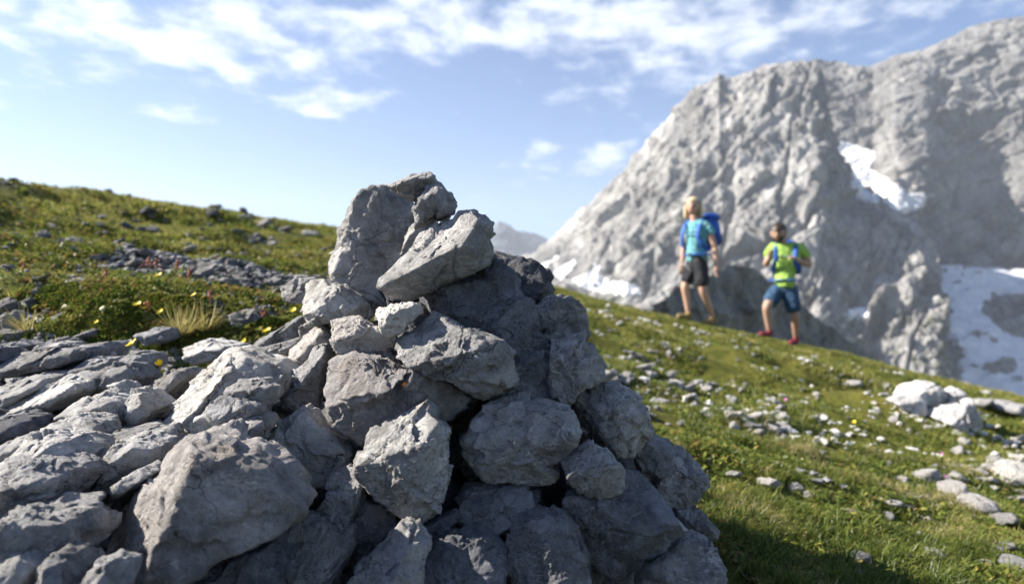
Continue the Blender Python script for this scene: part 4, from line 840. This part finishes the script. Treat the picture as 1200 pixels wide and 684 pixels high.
def petal(c, n, a, L, wd, cup, seed=0):
    """a rounded, cupped petal leaving c in direction a within the plane normal to n"""
    n = unit(n); s = np.cross(n, (0, 0, 1) if abs(n[2]) < .9 else (1, 0, 0)); s = unit(s); b = np.cross(n, s)
    d = math.cos(a)*s+math.sin(a)*b; e = np.cross(n, d); V = []; rows = [(0, .12), (.25, .55), (.55, .95), (.82, .9), (1, .45)]
    for t, w in rows:
        for q in (-1, -.4, .4, 1): V.append(c+d*L*t*(1-.1*abs(q))+e*wd*.5*w*q+n*cup*L*(t*t+.25*q*q*t))
    F_ = [(i*4+j, i*4+j+1, (i+1)*4+j+1, (i+1)*4+j) for i in range(4) for j in range(3)]
    return np.array(V), F_
def flower(px, py, d, size, kind, label, group, seed):
    rg = np.random.default_rng(seed); x = (px-CX)/F*d; zt = (CY-py)/F*d
    zg = float(terrain(x, d)); zg = min(zg, zt-.025); H = zt-zg
    base = np.array((x+rg.normal()*.004, d, zg)); name = {'y': 'yellow_flower', 'r': 'rust_seedhead_plant', 'c': 'cream_bud_plant', 'p': 'pink_flower', 'w': 'yellow_bud'}[kind]
    root = bpy.data.objects.new(name, None); COL.objects.link(root); root.location = base; root.empty_display_size = .02
    root['label'] = label; root['category'] = 'flower' if kind != 'r' else 'seedhead'; root['group'] = group
    bend = rg.normal()*.012; top = np.array((x, d, zt))-base
    P = [np.array((bend*math.sin(t*3.14), 0, 0))+top*t for t in np.linspace(0, 1, 7)]
    V, q = tube(P, .0013, .0009); pyobj('stem', V, q, M_STEM if kind != 'r' else M_RED, root)
    n = unit((-.3+rg.normal()*.2, -.55+rg.normal()*.2, .8))
    if kind in 'ypw':
        for i in range(5):
            V, F_ = petal(top, n, i*1.2566+rg.normal()*.08, size*.5, size*.46, .35 if kind != 'w' else 1.4)
            pyobj('petal', V, F_, M_YEL if kind != 'p' else M_PINK, root)
        D, f = ico(2); pyobj('flower_centre', top+D*size*.11+n*size*.03, f, M_CREAM if kind == 'p' else M_YEL, root)
        D, f = ico(1); pyobj('calyx', top+D*np.array((size*.12, size*.12, size*.14))-n*size*.08, f, M_STEM, root)
    else:
        D, f = ico(2); m = M_RED if kind == 'r' else M_CREAM
        for i in range(6 if kind == 'r' else 4):
            t = 1-.075*i*(1 if kind == 'r' else .5); c = top*t+np.array((rg.normal(), rg.normal(), 0))*size*.16
            dd = D*(1+.25*vnoise(D*3+i+seed)[:, None]); pyobj('seed_cluster' if kind == 'r' else 'bud', c+dd*size*(.2 if kind == 'r' else .22)*rg.uniform(.7, 1.1), f, m, root)
    for i in range(2+rg.integers(2)):
        a = rg.random()*6.28; c = top*rg.uniform(.05, .35); V, F_ = petal(c, (math.cos(a)*.3, math.sin(a)*.3, 1), a, .018+.012*rg.random(), .007, .5); pyobj('leaf', V, F_, M_LEAFG, root)
YG = 'yellow flowers left of the cairn'
for i, (px, py, sz, lab) in enumerate([(155, 403, 15, 'yellow flower above the rounded stones of the rubble'), (189, 438, 13, 'yellow flower in front of the stone standing on edge'), (161, 357, 11, 'yellow flower, leftmost of the three above the cushion'),
        (188, 366, 10, 'yellow flower right of the leftmost of the three'), (170, 361, 8, 'small yellow flower in the middle of the three'), (186, 323, 10, 'single blurred yellow flower higher on the slope'), (227, 346, 8, 'faint yellow flower in the rubble gap'),
        (286, 400, 9, 'yellow flower at the top of the ribbed boulder'), (313, 388, 12, 'yellow flower right next to the cairn slab'), (344, 363, 8, 'yellow flower just under the thin slab'), (113, 377, 6, 'tiny yellow flower in the mossy cushion')]):
    d = (depth_on_terrain(px, py+18) if py < 395 or px > 250 else 1.30); flower(px, py, d, sz*d/F, 'y', lab, YG, 40+i)
flower(187, 428, 1.29, .014, 'w', 'half-open yellow bud above the flower by the upright stone', YG, 77)
RG_ = 'rust-coloured seedheads in the left grass'
for i, (px, py, lab) in enumerate([(27, 307, 'rust seedhead at the far left'), (124, 316, 'tall rust seedhead left of the single yellow flower'), (174, 303, 'faint rust seedhead, left of a pair'), (185, 304, 'faint rust seedhead, right of a pair'), (208, 306, 'pale rust seedhead right of the pair'),
        (222, 315, 'pinkish seedhead beside the rubble field'), (247, 340, 'tall thin rust seedhead in front of the rubble field'), (309, 361, 'rust seedhead left of the cairn shoulder'), (174, 354, 'small brown seedhead behind the yellow trio')]):
    d = depth_on_terrain(px, py+24); flower(px, py, d, .018*d/1.8, 'r', lab, RG_, 140+i)
for i, (px, py, lab) in enumerate([(28, 356, 'cream bud cluster at the left edge of the cushions'), (76, 358, 'cream bud cluster between the two cushions'), (122, 360, 'cream bud near the yellow trio'), (46, 374, 'low cream buds on the first cushion')]):
    d = depth_on_terrain(px, py+22); flower(px, py, d, .018, 'c', lab, 'cream buds left of the cairn', 180+i)
for i, (px, py, lab) in enumerate([(920, 468, 'pink flower in the middle of the right slope'), (1108, 558, 'pink flower behind the long white slabs'), (1103, 531, 'faint pink flower higher than the other one')]):
    d = depth_on_terrain(px, py+8); flower(px, py, d, 5*d/F, 'p', lab, 'pink flowers on the right slope', 190+i)
flower(1001, 494, depth_on_terrain(1001, 500), .018, 'y', 'lone yellow flower on the right slope', 'yellow flowers on the right slope', 199)
# orange insect-sized lichen spot on the central stone
D, f = ico(3)
cstone = [o for o in bpy.data.objects if o.get('label', '').startswith('big central stone')][0]
bpy.context.view_layer.update()
dg = bpy.context.evaluated_depsgraph_get()
u_ = Vector(((474.5-CX)/F, 1, (CY-450)/F)).normalized(); hit = S.ray_cast(dg, Vector((0, 0, 0)), u_)
if hit[0]:
    dd = D*(1+.35*vnoise(D*2.5+5)[:, None])*np.array((.0042, .003, .003))
    pyobj('orange_leaf', dd, f, M_ORANGE, None, loc=tuple(hit[1]), label='tiny orange fleck lying on the big central stone', cat='leaf')
# ------------------------------------------------------------------ the two hikers
M_SKIN = plain('skin', (.44, .275, .205), .55, .06, 30); M_SKIN2 = plain('skin_tanned', (.36, .23, .17), .55, .06, 30)
M_BLOND = plain('blond_hair', (.50, .41, .26), .5, .3, 90); M_DHAIR = plain('dark_hair', (.035, .022, .015), .5, .3, 90)
M_TEAL = plain('turquoise_cloth', (.13, .38, .43), .8, .12, 25, .07); M_LIME = plain('lime_cloth', (.30, .50, .09), .8, .1, 25, .07)
M_BLACK = plain('black_cloth', (.018, .02, .028), .8, .2, 25, .07); M_NAVY = plain('navy_cloth', (.02, .07, .15), .8, .2, 25, .07)
M_BLUE = plain('blue_pack_cloth', (.015, .09, .40), .7, .15, 30); M_BLUED = plain('dark_blue_pack_cloth', (.012, .05, .22), .7, .15, 30)
M_TAN = plain('tan_boot_leather', (.24, .165, .06), .75, .2, 30); M_REDB = plain('red_shoe', (.20, .02, .03), .7, .2, 30); M_SOLE = plain('sole_rubber', (.02, .02, .02), .8)
M_SOCK = plain('grey_sock', (.10, .10, .11), .9); M_EYE = plain('eye_dark', (.03, .02, .02), .3); M_LIP = plain('lip', (.42, .14, .12), .5); M_STRAP = plain('grey_webbing', (.35, .37, .40), .7)
def skin_data(vs, es, sub=2, root=0):
    me = bpy.data.meshes.new('tmp'); me.from_pydata([v[:3] for v in vs], es, []); o = bpy.data.objects.new('tmp', me); COL.objects.link(o)
    md = o.modifiers.new('s', 'SKIN'); md.use_smooth_shade = True
    if not me.skin_vertices: me.skin_vertices.new() if hasattr(me.skin_vertices, 'new') else None
    if not len(me.skin_vertices):
        bpy.context.view_layer.objects.active = o; bpy.ops.mesh.customdata_skin_add()
    for i, v in enumerate(vs):
        sv = me.skin_vertices[0].data[i]; sv.radius = (v[3], v[4] if len(v) > 4 else v[3]); sv.use_root = (i == root)
    sb = o.modifiers.new('u', 'SUBSURF'); sb.levels = sub; sb.render_levels = sub
    dg = bpy.context.evaluated_depsgraph_get(); ev = o.evaluated_get(dg); m2 = ev.to_mesh()
    V = np.array([v.co[:] for v in m2.vertices]); F_ = [tuple(p.vertices) for p in m2.polygons]
    ev.to_mesh_clear(); bpy.data.objects.remove(o); bpy.data.meshes.remove(me)
    return V, F_
def cat_mesh(parts):
    V = []; F_ = []; n = 0
    for v, f in parts: V.append(np.asarray(v)); F_ += [tuple(int(a)+n for a in q) for q in f]; n += len(v)
    return np.concatenate(V), F_
def chain(pts, sub=2): return skin_data(pts, [(i, i+1) for i in range(len(pts)-1)], sub)
def L3(a, b, t): return tuple(np.asarray(a)*(1-t)+np.asarray(b)*t)
def ell(c, r, axes=None, lvl=3, dent=None):
    D, f = ico(lvl); P = D*np.array(r)
    if axes is not None: P = P[:, :1]*axes[0]+P[:, 1:2]*axes[1]+P[:, 2:]*axes[2]
    return P+np.array(c), f
def person(name, label, joints, f, Y, cfg):
    """joints: pixel positions with depth offsets; f: the way the body faces (unit, horizontal)."""
    J = {k: np.array(((v[0]-CX)/F*(Y+v[2]), Y+v[2], (CY-v[1])/F*(Y+v[2]))) for k, v in joints.items()}
    f = unit(f); side = unit((-f[1], f[0], 0))                    # towards the person's left hand
    org = (J['foot_l']+J['foot_r'])/2; org[2] = min(J['foot_l'][2], J['foot_r'][2])
    for k in J: J[k] = J[k]-org
    root = bpy.data.objects.new(name, None); COL.objects.link(root); root.location = org; root['label'] = label; root['category'] = 'person'
    k = cfg['k']; up = np.array((0, 0, 1.))
    pel, ch, nk, hd = J['pelvis'], J['chest'], J['neck'], J['head']
    parts = []
    V0 = []; E0 = []
    def add(p, r, r2=None, par=None):
        V0.append((*p, r*k, (r2 or r)*k)); i = len(V0)-1
        if par is not None: E0.append((par, i))
        return i
    a = add(pel, .092, .07); b = add(L3(pel, ch, .5), .088, .062, a); c = add(ch, .12, .085, b); n1 = add(nk, .055, .05, c); n2 = add(L3(nk, hd, .6), .052, .05, n1)
    for s in 'lr':
        q = add(L3(ch, J['sh_'+s], .85), .058, None, c); q = add(J['el_'+s], .038, None, q); q = add(L3(J['el_'+s], J['wr_'+s], .35), .037, None, q); add(J['wr_'+s], .024, None, q)
        q = add(J['hip_'+s], .095, None, a); q = add(L3(J['hip_'+s], J['kn_'+s], .5), .075, None, q); q = add(J['kn_'+s], .052, None, q)
        q = add(L3(J['kn_'+s], J['an_'+s], .35)-f*.012, .052, None, q); add(J['an_'+s], .034, None, q)
    parts.append(skin_data(V0, E0, 2))
    # hands: palm, four unequal bent fingers and a thumb leaving the side of the palm
    for s, sg in (('l', 1), ('r', -1)):
        w = J['wr_'+s]; hdv = unit(J['hand_'+s]-w); th = unit(f-hdv*(f@hdv)); nr = np.cross(hdv, th)*sg
        parts.append(chain([(*w, .024*k, .018*k), (*(w+hdv*.045), .032*k, .017*k), (*(w+hdv*.085), .034*k, .015*k)], 1))
        curl = cfg['curl_'+s]
        for q, (o_, ln) in enumerate(((.026, .068), (.009, .076), (-.009, .070), (-.026, .055))):
            b0 = w+hdv*.08+th*o_; a1 = curl*.5; a2 = curl; d1 = hdv*math.cos(a1)-nr*math.sin(a1); d2 = hdv*math.cos(a2*1.5)-nr*math.sin(a2*1.5)
            p1 = b0+d1*ln*.45; p2 = p1+d2*ln*.55
            parts.append(chain([(*b0, .0095), (*p1, .0088), (*p2, .007)], 1))
        t0 = w+hdv*.03+th*.02; t1 = t0+unit(hdv*.6+th*.8)*.035; t2 = t1+unit(hdv*.95+th*.2-nr*.3)*.03
        parts.append(chain([(*t0, .012), (*t1, .011), (*t2, .008)], 1))
    # head with nose, brow, chin, ears
    g = unit(cfg['look']); hs = unit(np.cross(up, g)); hu = np.cross(g, hs)
    ax = (hs, g, hu); hr = cfg['hr']
    D, fi = ico(4); P = D.copy()
    P[:, 2] *= 1.0; jaw = sstep(-P[:, 2], -.1, 1); P[:, 0] *= .78*(1-.28*jaw); P[:, 1] *= .95*(1-.12*jaw)
    P[:, 1] += np.where(P[:, 1] > 0, .10*jaw, 0)
    fr = P[:, 1] > 0
    nose = np.exp(-((P[:, 0]/.12)**2+((P[:, 2]+.12)/.20)**2))*fr; P[:, 1] += .20*nose
    for e in (-.3, .3): P[:, 1] -= .10*np.exp(-(((P[:, 0]-e)/.16)**2+((P[:, 2]-.05)/.12)**2))*fr
    P[:, 1] += .05*np.exp(-((P[:, 2]-.24)/.09)**2)*fr
    P[:, 1] += .05*np.exp(-((P[:, 0]/.2)**2+((P[:, 2]+.48)/.07)**2))*fr
    W_ = lambda q: hd+(q[:, :1]*hs+q[:, 1:2]*g+q[:, 2:]*hu)*hr
    parts.append((W_(P), fi))
    for e in (-1, 1): parts.append(ell(hd+hs*e*.76*hr-g*.05*hr+hu*(-.02)*hr, (.012, .022, .032), ax, 2))
    V, F_ = cat_mesh(parts); pyobj('body', V, F_, cfg['skin'], root)
    for e in (-1, 1): pyobj('eye', *ell(hd+hs*e*.29*hr+g*.80*hr+hu*.05*hr, (.012, .008, .008), ax, 2), M_EYE, root)
    pyobj('mouth', *ell(hd+g*.91*hr-hu*.50*hr, (.024, .006, .007), ax, 2), M_LIP, root)
    # hair
    Hh = D.copy()*1.0; Hp = P*(1.17 if cfg['hair'] == 'short' else 1.12); keepf = ~((P[:, 1] > .10) & (P[:, 2] < .50)) & (P[:, 2] > -.55)
    if cfg['hair'] == 'short': keepf = ~((P[:, 1] > -.02) & (P[:, 2] < .34)) & (P[:, 2] > -.45)
    m = keepf[fi].all(1); hn = fbm(D*6, 3)[:, None]*.06
    Hv = W_(Hp*(1+hn)); Hin = W_(P*.98); nf = len(D)
    hp = [(Hv, fi[m])]
    if cfg['hair'] == 'long':
        for a_, (sx, sy) in enumerate(((-.74, -.28), (.74, -.28), (-.62, -.45), (.62, -.45), (0, -.78), (-.3, -.72), (.3, -.72))):
            p0 = hd+(hs*sx+g*sy+hu*.35)*hr; p1 = hd+(hs*sx*1.12+g*sy*1.05-hu*.45)*hr; p2 = hd+(hs*sx*1.15+g*sy*.95-hu*1.15)*hr; p3 = p2-up*.03+hs*sx*.01-g*.01
            hp.append(chain([(*p0, .030), (*p1, .036), (*p2, .030), (*p3, .012)], 1))
    V, F_ = cat_mesh(hp); pyobj('hair', V, F_, cfg['hairm'], root)
    if cfg.get('beard'):
        m = (((P[:, 2] < -.22) & (P[:, 1] > -.1) & ~((np.abs(P[:, 0]) < .2) & (P[:, 2] > -.36)) & (P[:, 2] > -.98))[fi]).all(1); pyobj('beard', W_(P*1.07), fi[m], cfg['hairm'], root)
    # shirt: torso and short sleeves
    V0 = []; E0 = []
    a = add(L3(pel, ch, -.10), .175, .14); a = add(L3(pel, ch, .15), .155, .122, a); b = add(L3(pel, ch, .5), .136, .105); E0.append((a, b)); c = add(ch, .152, .115, b); n1 = add(L3(ch, nk, .82), .085, .070, c)
    for s in 'lr':
        q = add(L3(ch, J['sh_'+s], .9), .074, None, c); q = add(L3(J['sh_'+s], J['el_'+s], .28), .064, None, q); add(L3(J['sh_'+s], J['el_'+s], cfg['sleeve']), .062, None, q)
    shirt = pyobj('shirt', *skin_data(V0, E0, 2), cfg['shirt'], root)
    # shorts
    V0 = []; E0 = []
    a = add(L3(pel, ch, .26), .150, .118); b = add(pel-up*.03, .155, .122, a)
    for s in 'lr':
        q = add(J['hip_'+s], .118, None, b); q = add(L3(J['hip_'+s], J['kn_'+s], .5), .104, None, q); add(L3(J['hip_'+s], J['kn_'+s], cfg['short_'+s]), .100, None, q)
    pyobj('shorts', *skin_data(V0, E0, 2), cfg['shorts'], root)
    # boots with sole, shaft and laces ridge
    for s in 'lr':
        an, ft = J['an_'+s], J['foot_'+s]; fd = unit(cfg['toe_'+s]); heel = an-fd*.045; z = ft[2]
        hl = np.array((heel[0], heel[1], z+.035)); toe = hl+fd*.215
        bt = pyobj('boot', *skin_data([(*(an+up*.035), .047, .047), (*an, .046, .048), (*(hl+fd*.03+up*.02), .046, .045), (*(hl+fd*.12), .043, .036), (*toe, .036, .026)], [(0, 1), (1, 2), (2, 3), (3, 4)], 2), cfg['boot'], root)
        pyobj('sole', *skin_data([(*(hl-up*.028), .042, .014), (*(hl+fd*.11-up*.028), .045, .014), (*(toe-up*.022), .036, .013)], [(0, 1), (1, 2)], 2), M_SOLE, bt)
        if cfg.get('sock'): pyobj('sock', *chain([(*(an+up*.03), .044), (*(an+up*.075), .043)], 1), M_SOCK, root)
    # backpack: a thing of its own, worn on the back
    bp = bpy.data.objects.new('hiking_backpack', None); COL.objects.link(bp); pc = ch-f*.235+up*cfg['pack_up']; bp.location = org+pc
    bp['label'] = cfg['pack_label']; bp['category'] = 'backpack'
    loc = lambda p: np.asarray(p)-pc
    D3, f3 = ico(4); Pn = np.sign(D3)*np.abs(D3)**.68; hw, hd_, hh = cfg['pack']
    Pn = Pn*(1+.03*fbm(D3*4, 2)[:, None]); tp = 1-.18*sstep(Pn[:, 2], 0, 1)
    pv = side*(Pn[:, :1]*hw*tp[:, None])+f*(Pn[:, 1:2]*hd_)+up*(Pn[:, 2:]*hh)
    body = pyobj('pack_body', pv, f3, M_BLUE, bp)
    lid = pyobj('lid', *ell(up*hh*.98-f*.02, (hw*.92, hd_*1.02, .062), (side, f, up), 3), M_BLUED if cfg['lid_dark'] else M_BLUE, bp)
    pyobj('front_pocket', *ell(-f*hd_*.95-up*hh*.2, (hw*.72, .05, hh*.55), (side, f, up), 3), M_BLUED, bp)
    for sg in (1, -1): pyobj('side_pocket', *ell(side*sg*hw*.95-up*hh*.45, (.035, hd_*.7, hh*.38), (side, f, up), 3), M_BLUED, bp)
    for s, sg in (('l', 1), ('r', -1)):
        so_ = L3(ch, J['sh_'+s], .62); pts = [pc+f*hd_*.8+side*sg*.07+up*.16, so_-f*.06+up*.085, so_+up*.095+f*.02, so_+f*.115+up*.02, ch+side*sg*.115+f*.150-up*.06, ch+side*sg*.155+f*.10-up*.17, ch+side*sg*.15-f*.06-up*.24]
        pyobj('shoulder_strap', *skin_data([(*loc(p), .028, .012) for p in pts], [(i, i+1) for i in range(len(pts)-1)], 2), M_BLUE, bp)
    wc = L3(pel, ch, .22); pts = [wc+(side*math.sin(a)*.165+f*math.cos(a)*.135)*k*1.04 for a in np.linspace(-2.6, 2.6, 13)]
    pyobj('hip_belt', *skin_data([(*loc(p), .030 if 2 < i < 10 else .036, .012) for i, p in enumerate(pts)], [(i, i+1) for i in range(len(pts)-1)], 1), M_BLUE, bp)
    cs = ch+f*.165*k-up*.01; pyobj('chest_strap', *chain([(*loc(cs-side*.11), .008), (*loc(cs), .008), (*loc(cs+side*.11), .008)], 1), M_BLUED, bp)
    pyobj('buckle', *ell(loc(wc+f*.155*k), (.028, .012, .018), (side, f, up), 2), M_SOLE, bp)
    if cfg.get('tail'):
        pyobj('loose_strap', *chain([(*loc(wc+f*.16-side*.02), .006), (*loc(wc+f*.17-side*.05-up*.12), .006), (*loc(wc+f*.15+side*.01-up*.20), .005)], 1), M_STRAP, bp)
    return root
def gfoot(px, Y, lift=0.055):              # the pixel row where the ground is at this column and depth
    x = (px-CX)/F*Y; return CY-F*(float(terrain(x, Y))+lift)/Y
YW, YM = 8.6, 9.0
wl, wrr = (838, .00), (806, .05)
jw = dict(head=(812, 241, 0), neck=(813, 255, 0), chest=(817, 271, 0), pelvis=(817, 305, 0), sh_l=(831, 264, -.10), sh_r=(804, 263, .12), el_l=(838, 289, -.13), el_r=(801, 288, .16), wr_l=(839.5, 311, -.17), wr_r=(799.5, 308, .12),
          hand_l=(839.5, 321, -.19), hand_r=(799, 317, .10), hip_l=(821, 309, -.06), hip_r=(812, 309, .07), kn_l=(824, 341, -.08), kn_r=(802, 336, .04), an_l=(836, 371, .10), an_r=(807, 365, .06), foot_l=(835, gfoot(835, YW), .10), foot_r=(806, gfoot(806, YW), .06))
print('ground rows under the woman', jw['foot_l'][1], jw['foot_r'][1])
dl = jw['foot_l'][1]-379.5; dr = jw['foot_r'][1]-374.5
for k_ in jw:                            # stand her on the ground that is there
    sh = dl*.5+dr*.5
    if k_ in ('an_l',): sh = jw['foot_l'][1]-7.5-jw[k_][1]
    elif k_ in ('an_r',): sh = jw['foot_r'][1]-7.5-jw[k_][1]
    elif k_.startswith('foot'): sh = 0
    jw[k_] = (jw[k_][0], jw[k_][1]+sh, jw[k_][2])
person('person', 'woman hiker with blond hair in a turquoise shirt and black shorts, walking uphill', jw, (-.80, -.60, 0), YW,
       dict(k=.94, look=(-.42, -.88, -.08), hr=.112, skin=M_SKIN, hair='long', hairm=M_BLOND, shirt=M_TEAL, sleeve=.42, shorts=M_BLACK, short_l=.86, short_r=.88, boot=M_TAN, toe_l=(-.9, -.35, .05), toe_r=(-.92, -.3, .12),
            curl_l=.5, curl_r=.6, sock=True, pack=(.145, .115, .20), pack_up=.0, pack_label='tall blue hiking backpack worn by the woman', lid_dark=False, tail=True))
jm = dict(head=(912, 277, -.03), neck=(918, 288, 0), chest=(921, 304, 0), pelvis=(919, 340, 0), sh_l=(940, 294, -.06), sh_r=(903, 293, .08), el_l=(950, 315, -.05), el_r=(897, 315, .02), wr_l=(934, 309, -.20), wr_r=(901, 306, -.12),
          hand_l=(927, 303, -.21), hand_r=(902, 298, -.12), hip_l=(925, 345, -.04), hip_r=(912, 344, .05), kn_l=(932, 375, -.07), kn_r=(898, 363, -.10), an_l=(933, 401, .08), an_r=(902, 389, -.04), foot_l=(933, gfoot(933, YM), .08), foot_r=(902, gfoot(902, YM), -.04))
print('ground rows under the man', jm['foot_l'][1], jm['foot_r'][1])
dl = jm['foot_l'][1]-409.5; dr = jm['foot_r'][1]-397
for k_ in jm:
    sh = dl*.5+dr*.5
    if k_ in ('an_l',): sh = jm['foot_l'][1]-7.0-jm[k_][1]
    elif k_ in ('an_r',): sh = jm['foot_r'][1]-7.0-jm[k_][1]
    elif k_.startswith('foot'): sh = 0
    jm[k_] = (jm[k_][0], jm[k_][1]+sh, jm[k_][2])
person('person', 'bearded man hiker in a lime green shirt and navy shorts holding his backpack straps', jm, (-.42, -.9, 0), YM,
       dict(k=1.10, look=(-.50, -.82, -.26), hr=.118, skin=M_SKIN2, hair='short', hairm=M_DHAIR, beard=True, shirt=M_LIME, sleeve=.62, shorts=M_NAVY, short_l=.90, short_r=.86, boot=M_REDB, toe_l=(-.75, -.6, -.05), toe_r=(-.92, -.35, .1),
            curl_l=1.3, curl_r=1.3, sock=True, pack=(.16, .10, .22), pack_up=-.05, pack_label='blue hiking backpack worn by the man', lid_dark=False))
